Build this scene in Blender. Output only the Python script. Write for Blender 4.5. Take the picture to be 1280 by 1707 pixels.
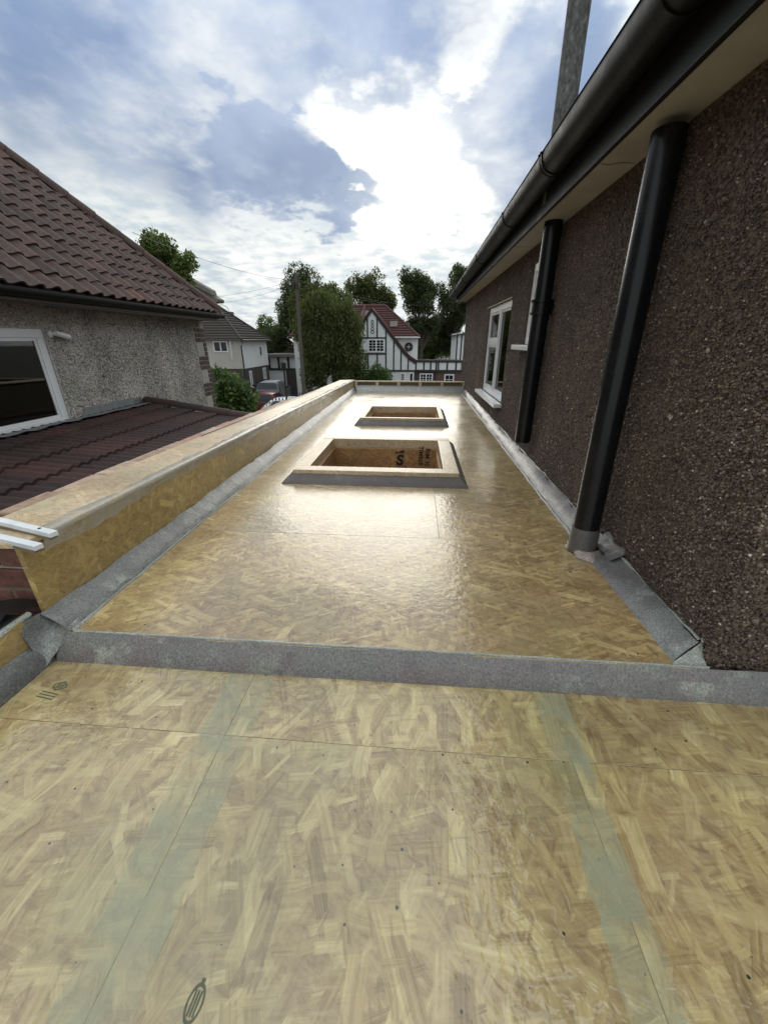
import bpy, bmesh, math, random
import numpy as np
from mathutils import Vector, Matrix

S = bpy.context.scene
for o in list(bpy.data.objects):
    bpy.data.objects.remove(o)
R = math.radians
random.seed(7)
rng = np.random.default_rng(11)
col = S.collection

# ---------------------------------------------------------------- camera
cam_d = bpy.data.cameras.new('camera')
cam = bpy.data.objects.new('camera', cam_d)
col.objects.link(cam)
cam.location = (0, 0, 0.80)
cam.rotation_euler = (R(90 - 23.71), 0, R(4.59))
cam_d.sensor_fit = 'VERTICAL'
cam_d.sensor_height = 36.0
cam_d.lens = 650.0 / 1707.0 * 36.0
cam_d.clip_start = 0.02
cam_d.clip_end = 3000
S.camera = cam

# ---------------------------------------------------------------- node helpers
class NT:
    """small wrapper that makes node trees short to write"""
    def __init__(self, tree):
        self.t = tree
        self.n = tree.nodes
        self.l = tree.links
    def node(self, kind, **kw):
        nd = self.n.new(kind)
        for k, v in kw.items():
            setattr(nd, k, v)
        return nd
    def put(self, sock, v):
        if v is None:
            return
        if isinstance(v, bpy.types.NodeSocket):
            self.l.new(v, sock)
        else:
            if sock.type == 'RGBA' and len(v) == 3:
                v = (*v, 1)
            sock.default_value = v
    def math(self, op, a, b=None, c=None, clamp=False):
        nd = self.node('ShaderNodeMath', operation=op, use_clamp=clamp)
        for i, v in enumerate((a, b, c)):
            self.put(nd.inputs[i], v)
        return nd.outputs[0]
    def vmath(self, op, a, b=None, scale=None):
        nd = self.node('ShaderNodeVectorMath', operation=op)
        self.put(nd.inputs[0], a)
        self.put(nd.inputs[1], b)
        if scale is not None:
            self.put(nd.inputs['Scale'], scale)
        return nd.outputs['Value'] if op in ('DOT_PRODUCT', 'LENGTH', 'DISTANCE') else nd.outputs[0]
    def mix(self, f, a, b, mode='MIX'):
        nd = self.node('ShaderNodeMix', data_type='RGBA', blend_type=mode)
        self.put(nd.inputs[0], f)
        self.put(nd.inputs[6], a)
        self.put(nd.inputs[7], b)
        return nd.outputs[2]
    def rng(self, v, a, b, c=0.0, d=1.0, smooth=True):
        nd = self.node('ShaderNodeMapRange', interpolation_type='SMOOTHSTEP' if smooth else 'LINEAR')
        self.put(nd.inputs[0], v)
        for i, x in enumerate((a, b, c, d)):
            self.put(nd.inputs[i + 1], x)
        return nd.outputs[0]
    def noise(self, vec, scale, detail=4, rough=0.55, dist=0.0, dim='3D', color=False):
        nd = self.node('ShaderNodeTexNoise', noise_dimensions=dim)
        self.put(nd.inputs['Vector'], vec)
        nd.inputs['Scale'].default_value = scale
        nd.inputs['Detail'].default_value = detail
        nd.inputs['Roughness'].default_value = rough
        nd.inputs['Distortion'].default_value = dist
        return nd.outputs['Color'] if color else nd.outputs[0]
    def voronoi(self, vec, scale, feature='F1', dim='3D', metric='EUCLIDEAN', rand=1.0):
        nd = self.node('ShaderNodeTexVoronoi', feature=feature, voronoi_dimensions=dim)
        if feature != 'DISTANCE_TO_EDGE':
            nd.distance = metric
        self.put(nd.inputs['Vector'], vec)
        nd.inputs['Scale'].default_value = scale
        nd.inputs['Randomness'].default_value = rand
        return nd
    def mapping(self, vec, loc=(0, 0, 0), rot=(0, 0, 0), scale=(1, 1, 1)):
        nd = self.node('ShaderNodeMapping')
        self.put(nd.inputs[0], vec)
        nd.inputs[1].default_value = loc
        nd.inputs[2].default_value = rot
        nd.inputs[3].default_value = scale
        return nd.outputs[0]
    def ramp(self, f, stops):
        nd = self.node('ShaderNodeValToRGB')
        self.put(nd.inputs[0], f)
        e = nd.color_ramp.elements
        while len(e) < len(stops):
            e.new(0.5)
        for i, (p, c) in enumerate(stops):
            e[i].position = p
            e[i].color = (*c, 1)
        return nd.outputs[0]
    def bump(self, h, strength=0.5, dist=0.01, normal=None):
        nd = self.node('ShaderNodeBump')
        nd.inputs['Strength'].default_value = strength
        nd.inputs['Distance'].default_value = dist
        self.put(nd.inputs['Height'], h)
        if normal is not None:
            self.put(nd.inputs['Normal'], normal)
        return nd.outputs[0]
    def sep(self, c):
        nd = self.node('ShaderNodeSeparateXYZ')
        self.put(nd.inputs[0], c)
        return nd.outputs

# ---------------------------------------------------------------- world: broken cloud lit by a low sun
SUN_AZ, SUN_EL = R(-1.5), R(15.5)
world = bpy.data.worlds.new('World')
S.world = world
world.use_nodes = True
world.cycles.sampling_method = 'MANUAL'
world.cycles.sample_map_resolution = 512
W = NT(world.node_tree)
W.n.clear()
sky = W.node('ShaderNodeTexSky', sky_type='NISHITA')
sky.sun_disc = False
sky.sun_elevation = SUN_EL
sky.sun_rotation = SUN_AZ
sky.air_density = 1.0
sky.dust_density = 1.5
dirv = W.node('ShaderNodeTexCoord').outputs['Generated']
dirn = W.vmath('NORMALIZE', dirv)
dx, dy, dz = W.sep(dirn)
den = W.math('ADD', W.math('ABSOLUTE', dz), 0.16)
pl = W.node('ShaderNodeCombineXYZ')
W.put(pl.inputs[0], W.math('DIVIDE', dx, den))
W.put(pl.inputs[1], W.math('DIVIDE', dy, den))
plane = pl.outputs[0]
stretch = W.mapping(plane, rot=(0, 0, R(28)), scale=(1.0, 0.62, 1))
nA = W.noise(stretch, 1.15, 3, 0.56, dim='2D')          # large cloud forms
nB = W.noise(W.mapping(stretch, loc=(3.7, 1.2, 0)), 2.6, 4, 0.5, dim='2D')
nC = W.noise(W.mapping(plane, loc=(9.1, 4.2, 0), scale=(1, 1, 1)), 6.5, 5, 0.56, dim='2D')
wv = W.node('ShaderNodeCombineXYZ')
W.put(wv.inputs[0], nB)
W.put(wv.inputs[1], nA)
W.put(wv.inputs[2], nC)
warp = W.vmath('SUBTRACT', wv.outputs[0], (0.5, 0.5, 0.5))
dwarp = W.vmath('NORMALIZE', W.vmath('ADD', dirn, W.vmath('SCALE', warp, scale=0.22)))

def blob(d, r_in, r_out, amp=1.0):
    v = W.vmath('DOT_PRODUCT', dwarp, Vector(d).normalized())
    return W.rng(v, math.cos(R(r_out)), math.cos(R(r_in)), 0.0, amp)

def total(items):
    r = items[0]
    for i in items[1:]:
        r = W.math('MAXIMUM', r, i)
    return r

# the big grey bank that lies across the upper left of the view
grey_m = total([blob((-.502, .771, .392), 4, 20, .80), blob((-.381, .848, .367), 5, 14), blob((-.27, .905, .330), 3, 9.5),
                blob((-.165, .955, .262), 1, 6.0), blob((-.113, .88, .455), 5, 15, .85), blob((-.372, .76, .53), 4, 22, .75),
                blob((.16, .91, .37), 2, 10, .8), blob((.23, .94, .24), 1, 8, .75)])
glow_m = total([blob((-.012, .958, .285), .5, 8.5), blob((-.13, .925, .338), 0.2, 5.0, .8), blob((.055, .9, .44), .2, 4.6, .70),
                blob((.065, .966, .25), .3, 6, .8), blob((.03, .83, .56), 1, 10, .42), blob((-.05, .975, .235), 1, 6, .7), blob((-.30, .93, .205), .5, 7, .35)])  # includes a bright patch added above the view to whiten the deck's reflections
el_w = W.rng(dz, 0.05, 0.25, 1.0, 0.0)                # milky towards the horizon
greyness = W.math('ADD', W.math('MULTIPLY', W.math('SUBTRACT', nA, 0.5), 1.3), W.math('MULTIPLY', W.math('SUBTRACT', nB, 0.5), 0.45))
greyness = W.math('ADD', W.math('ADD', greyness, 0.14), W.math('MULTIPLY', grey_m, 0.85))
pale_m = total([blob((-.34, .915, .205), 1, 9), blob((-.52, .81, .24), 1, 10, .9), blob((-.16, .965, .19), 1, 8)])
greyness = W.math('SUBTRACT', greyness, W.math('MULTIPLY', pale_m, 0.28))
greyness = W.math('SUBTRACT', greyness, W.math('MULTIPLY', el_w, 0.42), clamp=True)
grey_f = W.rng(greyness, 0.10, 0.85)
white_c = W.mix(W.rng(nC, .3, .7), (0.50, 0.57, 0.62), (0.74, 0.77, 0.74))
grey_c = W.mix(W.rng(nB, .3, .7), (0.19, 0.262, 0.405), (0.32, 0.395, 0.53))
cloud = W.mix(grey_f, white_c, grey_c)
clear = W.vmath('SCALE', sky.outputs[0], scale=0.075)
clear = W.mix(0.6, clear, (0.27, 0.41, 0.68))
gap = W.rng(W.math('ADD', nB, W.math('MULTIPLY', grey_f, -0.25)), 0.46, 0.74, 0.0, 0.45)
gap = W.math('MULTIPLY', gap, W.rng(dz, 0.10, 0.3))
cloud = W.mix(gap, cloud, clear)
# a clouded sky is brighter overhead than near the horizon
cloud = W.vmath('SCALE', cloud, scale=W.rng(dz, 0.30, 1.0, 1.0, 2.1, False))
# cloud in front of the sun and the added patch above it: bright, eaten into by noise
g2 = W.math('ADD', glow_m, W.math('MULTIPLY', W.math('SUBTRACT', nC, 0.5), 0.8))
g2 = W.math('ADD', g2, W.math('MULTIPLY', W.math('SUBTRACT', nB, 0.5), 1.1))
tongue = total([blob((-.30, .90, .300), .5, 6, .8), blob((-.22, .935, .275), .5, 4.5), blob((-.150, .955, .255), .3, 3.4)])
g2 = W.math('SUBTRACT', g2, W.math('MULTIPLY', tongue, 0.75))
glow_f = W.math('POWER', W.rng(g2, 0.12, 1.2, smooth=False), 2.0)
sunward = W.vmath('DOT_PRODUCT', dirn, Vector((math.sin(SUN_AZ) * math.cos(SUN_EL), math.cos(SUN_AZ) * math.cos(SUN_EL), math.sin(SUN_EL))))
halo = W.rng(sunward, math.cos(R(26)), math.cos(R(3)), 0.0, 0.10)
cloud = W.vmath('ADD', cloud, W.vmath('SCALE', (1.0, 0.97, 0.90), scale=halo))
skirt = W.rng(g2, -0.22, 0.5, 0.0, 0.6)
cloud = W.mix(skirt, cloud, (0.80, 0.815, 0.79))
core = W.rng(sunward, math.cos(R(13)), math.cos(R(1)), 1.5, 2.4)
bright = W.vmath('SCALE', (1.0, 0.985, 0.94), scale=core)
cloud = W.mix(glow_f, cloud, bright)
bg = W.node('ShaderNodeBackground')
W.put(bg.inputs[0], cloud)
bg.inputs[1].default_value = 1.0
W.l.new(bg.outputs[0], W.node('ShaderNodeOutputWorld').inputs[0])

sun_d = bpy.data.lights.new('sun', 'SUN')
sun_d.energy = 1.05
sun_d.angle = R(40)
sun_d.color = (1.0, 0.93, 0.80)
sun = bpy.data.objects.new('sun', sun_d)
col.objects.link(sun)
sv = Vector((math.sin(SUN_AZ) * math.cos(SUN_EL), math.cos(SUN_AZ) * math.cos(SUN_EL), math.sin(SUN_EL)))
sun.rotation_euler = sv.to_track_quat('Z', 'Y').to_euler()
sun.location = sv * 60

S.view_settings.view_transform = 'Standard'
S.view_settings.look = 'None'
S.view_settings.exposure = 0.27
S.view_settings.gamma = 1.0
S.view_settings.use_curve_mapping = False
S.render.engine = 'CYCLES'
S.cycles.max_bounces = 6
S.cycles.diffuse_bounces = 3
S.cycles.glossy_bounces = 3
S.cycles.transparent_max_bounces = 8

# ---------------------------------------------------------------- materials
def new_mat(name):
    m = bpy.data.materials.new(name)
    m.use_nodes = True
    t = NT(m.node_tree)
    b = m.node_tree.nodes['Principled BSDF']
    return m, t, b

def setp(t, b, **kw):
    names = dict(base='Base Color', rough='Roughness', metal='Metallic', normal='Normal', coat='Coat Weight', coat_rough='Coat Roughness',
                 coat_normal='Coat Normal', spec='Specular IOR Level', sub='Subsurface Weight', trans='Transmission Weight', alpha='Alpha', ior='IOR')
    for k, v in kw.items():
        t.put(b.inputs[names[k]], v)

def plain(name, c, rough=0.6, var=0.12, scale=6.0, bump=0.0, bscale=60.0, metal=0.0, spec=0.5):
    """painted or bare surface with uneven tone and slight relief"""
    m, t, b = new_mat(name)
    oc = t.node('ShaderNodeTexCoord').outputs['Object']
    n = t.noise(oc, scale, 6, 0.6)
    f = t.rng(n, 0.25, 0.75, 1 - var, 1 + var)
    setp(t, b, base=t.vmath('SCALE', c, scale=f), rough=t.rng(n, .2, .8, rough * .85, min(1, rough * 1.15)), metal=metal, spec=spec)
    if bump:
        setp(t, b, normal=t.bump(t.noise(oc, bscale, 5), bump, 0.004))
    return m

def uv_m(t):
    """metres on the face, shifted for every object so that no two pieces look alike"""
    uv = t.node('ShaderNodeUVMap').outputs[0]
    rnd = t.node('ShaderNodeObjectInfo').outputs['Random']
    off = t.vmath('SCALE', (37.1, 91.7, 0), scale=rnd)
    return t.vmath('ADD', uv, off)

def osb(name, layers, gloss, dark=1.0, hue=(1, 1, 1), streak=0.0, size=1.0, wet=0.10, contrast=1.0, lump_amt=1.0):
    """oriented strand board: several layers of rotated, strand-shaped cells, each with its own grain"""
    m, t, b = new_mat(name)
    uv = uv_m(t)
    rr = random.Random(name)
    wob = t.vmath('SCALE', t.vmath('SUBTRACT', t.noise(uv, 30, 2, color=True, dim='2D'), (.5, .5, .5)), scale=0.0035)
    uw = t.vmath('ADD', uv, wob)
    base_n = t.noise(t.mapping(t.mapping(uv, rot=(0, 0, .5)), scale=(1, 2.2, 1)), 26, 5, .7, .5, dim='2D')
    c = t.ramp(base_n, [(0.25, (.20, .13, .07)), (0.5, (.33, .23, .12)), (0.75, (.45, .335, .18))])
    for k in range(layers):
        ang = math.pi * (k * .618 + rr.uniform(-.08, .08))
        if streak:
            ang = rr.gauss(0, 1.0 - streak)
        L = (.07 + .17 * ((k * .381) % 1.0)) * size
        Wd = L * rr.uniform(0.12, 0.34)
        mp = t.mapping(t.mapping(uw, rot=(0, 0, ang)), loc=(rr.uniform(0, 50), rr.uniform(0, 50), 0), scale=(1 / L, 1 / Wd, 1))
        v = t.voronoi(mp, 1.0, 'F1', '2D', 'CHEBYCHEV', 0.9)
        r_, g_, b_ = t.sep(v.outputs['Color'])
        grain = t.noise(t.mapping(mp, scale=(0.55, 6.0, 1)), 1.0, 4, .7, .3, dim='2D')
        dd = t.math('ADD', v.outputs['Distance'], t.math('MULTIPLY', t.math('SUBTRACT', grain, .5), .16))
        lim = t.rng(g_, 0, 1, .20, .40, False)
        inside = t.rng(t.math('SUBTRACT', dd, lim), -.03, .01, 1, 0)
        keep = t.math('GREATER_THAN', r_, 0.36)
        tone = t.math('ADD', t.math('MULTIPLY', t.math('SUBTRACT', b_, .5), .70 * contrast), t.math('MULTIPLY', t.math('SUBTRACT', grain, 0.5), 1.25))
        tone = t.math('ADD', tone, .5)
        fc = t.ramp(tone, [(0.0, (.15, .092, .045)), (0.22, (.27, .18, .085)), (0.5, (.42, .305, .15)), (0.75, (.53, .41, .21)), (1.0, (.66, .54, .31))])
        alpha = t.math('MULTIPLY', t.math('MULTIPLY', inside, keep), t.rng(t.math('FRACT', t.math('MULTIPLY', r_, 7.3)), 0, 1, .15, .80, False))
        fc = t.vmath('SCALE', fc, scale=t.rng(t.math('SUBTRACT', dd, lim), -.08, -.005, 1.0, .88))  # strand edges darkened: thin shadows painted into the colour
        c = t.mix(alpha, c, fc)
    for k in range(3):          # thin dark slivers and splinters between the strands
        ang = (rr.gauss(0, .7) if streak else rr.uniform(0, math.pi))
        L = rr.uniform(.035, .09) * size
        mp = t.mapping(t.mapping(uw, rot=(0, 0, ang)), loc=(rr.uniform(0, 50), rr.uniform(0, 50), 0), scale=(1 / L, 1 / (L * .14), 1))
        v = t.voronoi(mp, 1.0, 'F1', '2D', 'CHEBYCHEV', 1.0)
        q = t.sep(v.outputs['Color'])
        a_ = t.math('MULTIPLY', t.rng(v.outputs['Distance'], .10, .32, .34, 0), t.math('GREATER_THAN', q[0], .74))
        c = t.mix(a_, c, t.mix(q[1], (.17, .105, .05), (.52, .42, .25)) if k else (.165, .10, .045))
    big = t.noise(uv, 1.7, 5, .6, dim='2D')
    blot = t.rng(big, .3, .7, .84, 1.10)
    mauve = t.rng(t.noise(uv, 5.3, 5, .65, dim='2D'), .44, .66, 0, .35)
    c = t.mix(mauve, c, t.mix(0.5, c, (.275, .205, .175)))
    green = t.rng(t.noise(t.mapping(uv, loc=(5, 9, 0)), 2.6, 4, .6, dim='2D'), .5, .7, 0, .30)
    c = t.mix(green, c, (.31, .285, .15))
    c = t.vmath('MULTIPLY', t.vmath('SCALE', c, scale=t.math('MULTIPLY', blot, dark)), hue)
    speck = t.voronoi(uv, 11, 'F1', '2D')
    sp = t.math('MULTIPLY', t.math('LESS_THAN', speck.outputs['Distance'], t.rng(t.sep(speck.outputs['Color'])[1], 0, 1, .008, .032, False)), t.math('GREATER_THAN', t.sep(speck.outputs['Color'])[0], .55))
    c = t.mix(sp, c, (.03, .025, .02))
    setp(t, b, base=c, rough=0.6)
    if gloss:
        lump = t.noise(uv, 48, 2, .5, .3, dim='2D')
        fibre = t.noise(t.mapping(uv, rot=(0, 0, .6), scale=(1, 2.0, 1)), 120, 3, .6, .6, dim='2D')
        broad = t.noise(uv, 5, 2, .5, dim='2D')
        h = t.math('ADD', t.math('MULTIPLY', lump, .085 * lump_amt), t.math('ADD', t.math('MULTIPLY', fibre, .018), t.math('MULTIPLY', broad, .30)))
        nrm = t.bump(h, 1.0, 0.0042)
        setp(t, b, coat=gloss, coat_rough=t.rng(big, .3, .7, wet * .6, wet * 1.6), coat_normal=nrm, rough=0.38, normal=nrm)
        b.inputs['Coat IOR'].default_value = 1.57
    else:
        setp(t, b, normal=t.bump(base_n, .3, .002))
    return m

M = {}
M['osb_low'] = osb('osb_resin_lower', 10, 1.0, 1.05, (.955, .985, .88), size=1.15, wet=.06, lump_amt=4.6)
M['osb_up'] = osb('osb_resin_upper', 8, 1.0, 1.06, (1.0, .97, .83), streak=.45, size=.72, wet=.17, contrast=1.2, lump_amt=2.4)
M['osb_par'] = osb('osb_resin_parapet', 6, 0.3, 1.10, (.98, .96, .72), size=.6, wet=.30, contrast=.8)
M['osb_top'] = osb('osb_capping', 5, 0.25, 1.55, (1.0, 1.06, 1.28), size=.6, wet=.35, contrast=.35)
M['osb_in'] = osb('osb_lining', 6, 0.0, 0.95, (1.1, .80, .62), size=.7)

def bandage(name, c1, c2, c3, coat=.7, coarse=1.0, rough=.28):
    """resin soaked glass-fibre bandage: mottled, with a fibrous skin"""
    m, t, b = new_mat(name)
    uv = uv_m(t)
    c = t.mix(t.rng(t.noise(uv, 5, 5, .6), .38, .62), c1, c2)
    c = t.mix(t.rng(t.noise(t.mapping(uv, loc=(7, 3, 0)), 3.6, 4, .6), .5, .68, 0, .8), c, c3)
    lightp = t.rng(t.noise(t.mapping(uv, loc=(2, 8, 0)), 7.5, 6, .7), .52, .72, 0, .75)
    c = t.mix(lightp, c, t.vmath('SCALE', c3, scale=1.75))
    darkp = t.rng(t.noise(t.mapping(uv, loc=(11, 5, 0)), 11, 6, .7), .54, .70, 0, .6)
    c = t.mix(darkp, c, t.vmath('SCALE', c2, scale=.5))
    f = t.noise(uv, 210, 4, .7, .8)
    c = t.vmath('SCALE', c, scale=t.rng(f, .28, .72, .45, 1.6))
    lump = t.noise(uv, 34 * coarse, 5, .62, .3)
    h = t.math('ADD', t.math('MULTIPLY', lump, 1.1), t.math('MULTIPLY', f, .45))
    setp(t, b, base=c, rough=.55, coat=coat, coat_rough=rough, normal=t.bump(h, .8, .005), coat_normal=t.bump(h, .6, .004))
    return m
M['band'] = bandage('bandage_step', (.140, .136, .126), (.150, .122, .120), (.18, .192, .158), .65, 1, .28)
M['band_left'] = bandage('bandage_left', (.155, .158, .150), (.120, .115, .112), (.21, .225, .195), .75, .8, .25)
M['band_right'] = bandage('bandage_right', (.140, .134, .126), (.115, .100, .098), (.20, .212, .19), .8, .7, .22)
M['band_kerb'] = bandage('bandage_kerb', (.085, .068, .063), (.092, .066, .066), (.10, .094, .075), .3, 1, .45)
M['band_rough'] = bandage('bandage_rough', (.085, .083, .08), (.10, .085, .085), (.12, .13, .105), .7, .45)
M['band_far'] = bandage('bandage_far', (.27, .265, .25), (.24, .225, .22), (.30, .30, .26), .8, 1, .3)
M['resin_edge'] = bandage('resin_edge', (.27, .275, .25), (.33, .335, .31), (.25, .27, .205), .8, .8, .25)
M['band_edge'] = bandage('bandage_edge', (.42, .41, .37), (.52, .49, .42), (.36, .36, .34), .4, .8, .4)
M['resin_olive'] = bandage('resin_olive', (.13, .135, .085), (.16, .16, .10), (.105, .12, .085), .8, .8, .25)

def tape_mat(name, c, a):
    """glass matting soaked in resin, half see-through"""
    m, t, b = new_mat(name)
    uv = uv_m(t)
    n = t.noise(uv, 8, 6, .65)
    fib = t.noise(t.mapping(uv, scale=(1, 3, 1)), 150, 3, .6, 1.0)
    h = t.math('ADD', t.noise(uv, 24, 4, .55, .4), t.math('MULTIPLY', fib, .4))
    setp(t, b, base=t.mix(t.rng(n, .35, .65), c, tuple(x * .72 for x in c)), rough=.5, coat=.9, coat_rough=.12, coat_normal=t.bump(h, .5, .0006),
         alpha=t.rng(n, .3, .7, a - .32, a + .25))
    return m
M['edge_mat'] = tape_mat('edge_matting', (.60, .58, .51), .55)
M['tape'] = tape_mat('glass_mat_tape', (.51, .54, .36), .36)

def pebbledash(name, mortar, spots, scale, bstr):
    m, t, b = new_mat(name)
    oc = t.node('ShaderNodeTexCoord').outputs['Object']
    v = t.voronoi(oc, scale)
    n = t.noise(oc, 2.2, 6, .6)
    c = t.mix(t.rng(n, .3, .7), mortar, spots)
    c = t.vmath('SCALE', c, scale=t.rng(t.noise(oc, scale * .7, 4, .7), .3, .7, .55, 1.4))
    h = t.math('ADD', t.rng(v.outputs['Distance'], 0, .6, 1, 0), t.math('MULTIPLY', t.noise(oc, scale * .5, 4, .6), .9))
    setp(t, b, base=c, rough=.9, spec=.25, normal=t.bump(h, bstr, .012))
    return m
M['dash_brown'] = pebbledash('dash_brown', (.140, .102, .080), (.120, .090, .064), 95, .8)
M['dash_grey'] = pebbledash('dash_grey', (.53, .49, .46), (.48, .445, .415), 80, .6)

def stone_mat(name, stops, rough, spec):
    m, t, b = new_mat(name)
    rnd = t.node('ShaderNodeNewGeometry').outputs['Random Per Island']
    c = t.ramp(rnd, stops)
    oc = t.node('ShaderNodeTexCoord').outputs['Object']
    patch = t.math('MULTIPLY', t.rng(t.noise(oc, 1.3, 5, .6), .3, .7, .68, 1.30), t.rng(t.noise(t.mapping(oc, scale=(4, 4, .5)), 1.1, 5, .65), .35, .65, .78, 1.12))
    moss = t.rng(t.noise(t.mapping(oc, loc=(3, 1, 8)), 1.9, 5, .62), .52, .70, 0, .38)
    c = t.vmath('SCALE', c, scale=patch)
    c = t.mix(moss, c, t.vmath('MULTIPLY', c, (.75, .95, .50)))
    setp(t, b, base=c, rough=rough, spec=spec)
    return m
M['stones_brown'] = stone_mat('stones_brown', [(0, (.030, .020, .017)), (.30, (.080, .055, .043)), (.60, (.142, .101, .081)), (.86, (.185, .140, .115)), (.972, (.22, .165, .11)), (.99, (.50, .44, .38))], .45, .5)
M['stones_grey'] = stone_mat('stones_grey', [(0, (.15, .13, .115)), (.3, (.36, .325, .30)), (.6, (.50, .46, .43)), (.9, (.62, .58, .55)), (1, (.72, .69, .66))], .8, .3)

def tile_mat(name, stops, coat=0.0):
    m, t, b = new_mat(name)
    rnd = t.node('ShaderNodeObjectInfo').outputs['Random']
    oc = t.node('ShaderNodeTexCoord').outputs['Object']
    pos = t.node('ShaderNodeNewGeometry').outputs['Position']
    c = t.ramp(rnd, stops)
    c = t.vmath('SCALE', c, scale=t.rng(t.noise(pos, 30, 6, .65), .3, .7, .72, 1.25))
    lich = t.rng(t.noise(pos, 3.1, 5, .65), .60, .72, 0, .30)
    c = t.mix(lich, c, (.12, .105, .06))
    setp(t, b, base=c, rough=.72, spec=.4, normal=t.bump(t.noise(oc, 140, 4), .25, .003))
    return m
M['tile_brown'] = tile_mat('tile_brown', [(0, (.042, .026, .022)), (.3, (.070, .042, .034)), (.6, (.090, .048, .041)), (.85, (.064, .044, .037)), (.97, (.10, .050, .040)), (1, (.135, .060, .042))])
M['tile_red'] = tile_mat('tile_red', [(0, (.026, .015, .014)), (.5, (.039, .019, .017)), (1, (.060, .025, .021))])
M['tile_tudor'] = plain('tile_tudor', (.085, .033, .029), .75, .25, 2.0, .2, 40)
M['tile_grey'] = plain('tile_grey', (.066, .054, .046), .8, .2, 2.0, .2, 40)
M['tile_dark'] = plain('tile_dark', (.045, .036, .033), .8, .2, 2.0)

M['white_pvc'] = plain('white_pvc', (.74, .74, .75), .32, .04, 3)
M['white_wood'] = plain('white_wood', (.70, .72, .74), .5, .10, 18, .2, 90)
M['soffit'] = plain('soffit_paint', (.43, .40, .35), .7, .12, 5, .1, 40)
M['black_pvc'] = plain('black_pvc', (.008, .008, .009), .26, .25, 9, .08, 120, spec=.32)
M['gutter'] = plain('gutter_black', (.006, .006, .006), .5, .35, 10, .15, 80, spec=.25)
M['fascia'] = plain('fascia_black', (.010, .010, .011), .5, .25, 8, spec=.4)
M['cream_edge'] = plain('cream_edge', (.42, .38, .28), .6, .15, 20)
M['mortar'] = plain('mortar', (.36, .33, .30), .9, .2, 30, .5, 150)
M['brick'] = tile_mat('brick_red', [(0, (.12, .055, .043)), (.5, (.165, .070, .055)), (1, (.20, .095, .075))])
M['brick_dark'] = tile_mat('brick_dark', [(0, (.045, .030, .026)), (.5, (.065, .040, .034)), (1, (.09, .055, .045))])
M['brick_top'] = tile_mat('brick_top', [(0, (.30, .20, .14)), (.4, (.40, .28, .20)), (.8, (.45, .33, .25)), (1, (.36, .19, .14))])
M['lead'] = plain('lead', (.14, .145, .15), .5, .25, 12, .3, 50)
M['black_sheet'] = plain('black_sheet', (.012, .012, .013), .35, .3, 10, .5, 14)
M['timber'] = plain('timber_pale', (.50, .42, .27), .65, .15, 25, .2, 120)
M['timber_dark'] = plain('timber_dark', (.20, .155, .10), .7, .2, 20, .2, 120)
M['black_beam'] = plain('black_beam', (.016, .016, .017), .6, .2, 5)
M['render_white'] = plain('render_white', (.66, .66, .66), .85, .06, 2, .2, 60)
M['render_cream'] = plain('render_cream', (.44, .41, .375), .85, .08, 2, .2, 60)
M['brick_far'] = plain('brick_far', (.11, .065, .05), .9, .25, 9, .3, 60)
M['brick_far_dark'] = plain('brick_far_dark', (.060, .050, .044), .9, .25, 9, .3, 60)
M['asphalt'] = plain('asphalt', (.055, .055, .056), .9, .2, 1.2, .3, 120)
M['paving'] = plain('paving', (.17, .165, .155), .9, .15, 1.5, .3, 60)
M['soil'] = plain('soil', (.06, .05, .035), .95, .3, 1.5, .4, 30)
M['ink'] = plain('ink_black', (.018, .016, .015), .6, .3, 40)
M['ink_green'] = plain('ink_green', (.085, .10, .06), .6, .3, 60)
M['pole_wood'] = plain('pole_wood', (.085, .07, .058), .85, .2, 6, .3, 40)
M['wire'] = plain('wire_black', (.08, .08, .085), .5, .1)
M['iron'] = plain('iron_black', (.012, .012, .013), .45, .2, 8)
M['curtain'] = plain('curtain', (.42, .40, .38), .9, .2, 8)
M['room'] = plain('room_dark', (.030, .028, .026), .9, .3, 2)
M['stone_cap'] = plain('stone_cap', (.15, .135, .12), .9, .25, 8, .3, 50)
M['stucco_dark'] = plain('galvanised', (.16, .165, .165), .55, .55, 26, .25, 60, metal=.55)
M['car_grey'] = plain('car_grey', (.07, .075, .085), .25, .05, 2)
M['car_silver'] = plain('car_silver', (.55, .56, .58), .25, .05, 2)
M['car_white'] = plain('car_white', (.72, .73, .75), .22, .04, 2)
M['car_red'] = plain('car_red', (.10, .010, .010), .25, .05, 2)
M['tyre'] = plain('tyre_rubber', (.015, .015, .015), .8, .1)
M['rim'] = plain('alloy_rim', (.35, .35, .36), .35, .1, metal=.8)
M['headlamp'] = plain('lamp_glass', (.55, .57, .6), .15, .05)
M['tail'] = plain('tail_glass', (.30, .015, .01), .2, .05)
M['bark'] = plain('bark', (.055, .043, .033), .9, .3, 7, .6, 30)

def vent_mat():
    m, t, b = new_mat('vent_pipe_weathered')
    oc = t.node('ShaderNodeTexCoord').outputs['Object']
    n = t.noise(t.mapping(oc, scale=(1, 1, .5)), 55, 5, .72)
    c = t.ramp(n, [(0.32, (.045, .047, .045)), (.48, (.10, .10, .093)), (.60, (.17, .17, .16)), (.74, (.34, .34, .32))])
    setp(t, b, base=c, rough=.75, normal=t.bump(n, .4, .004))
    return m
M['vent'] = vent_mat()

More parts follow.
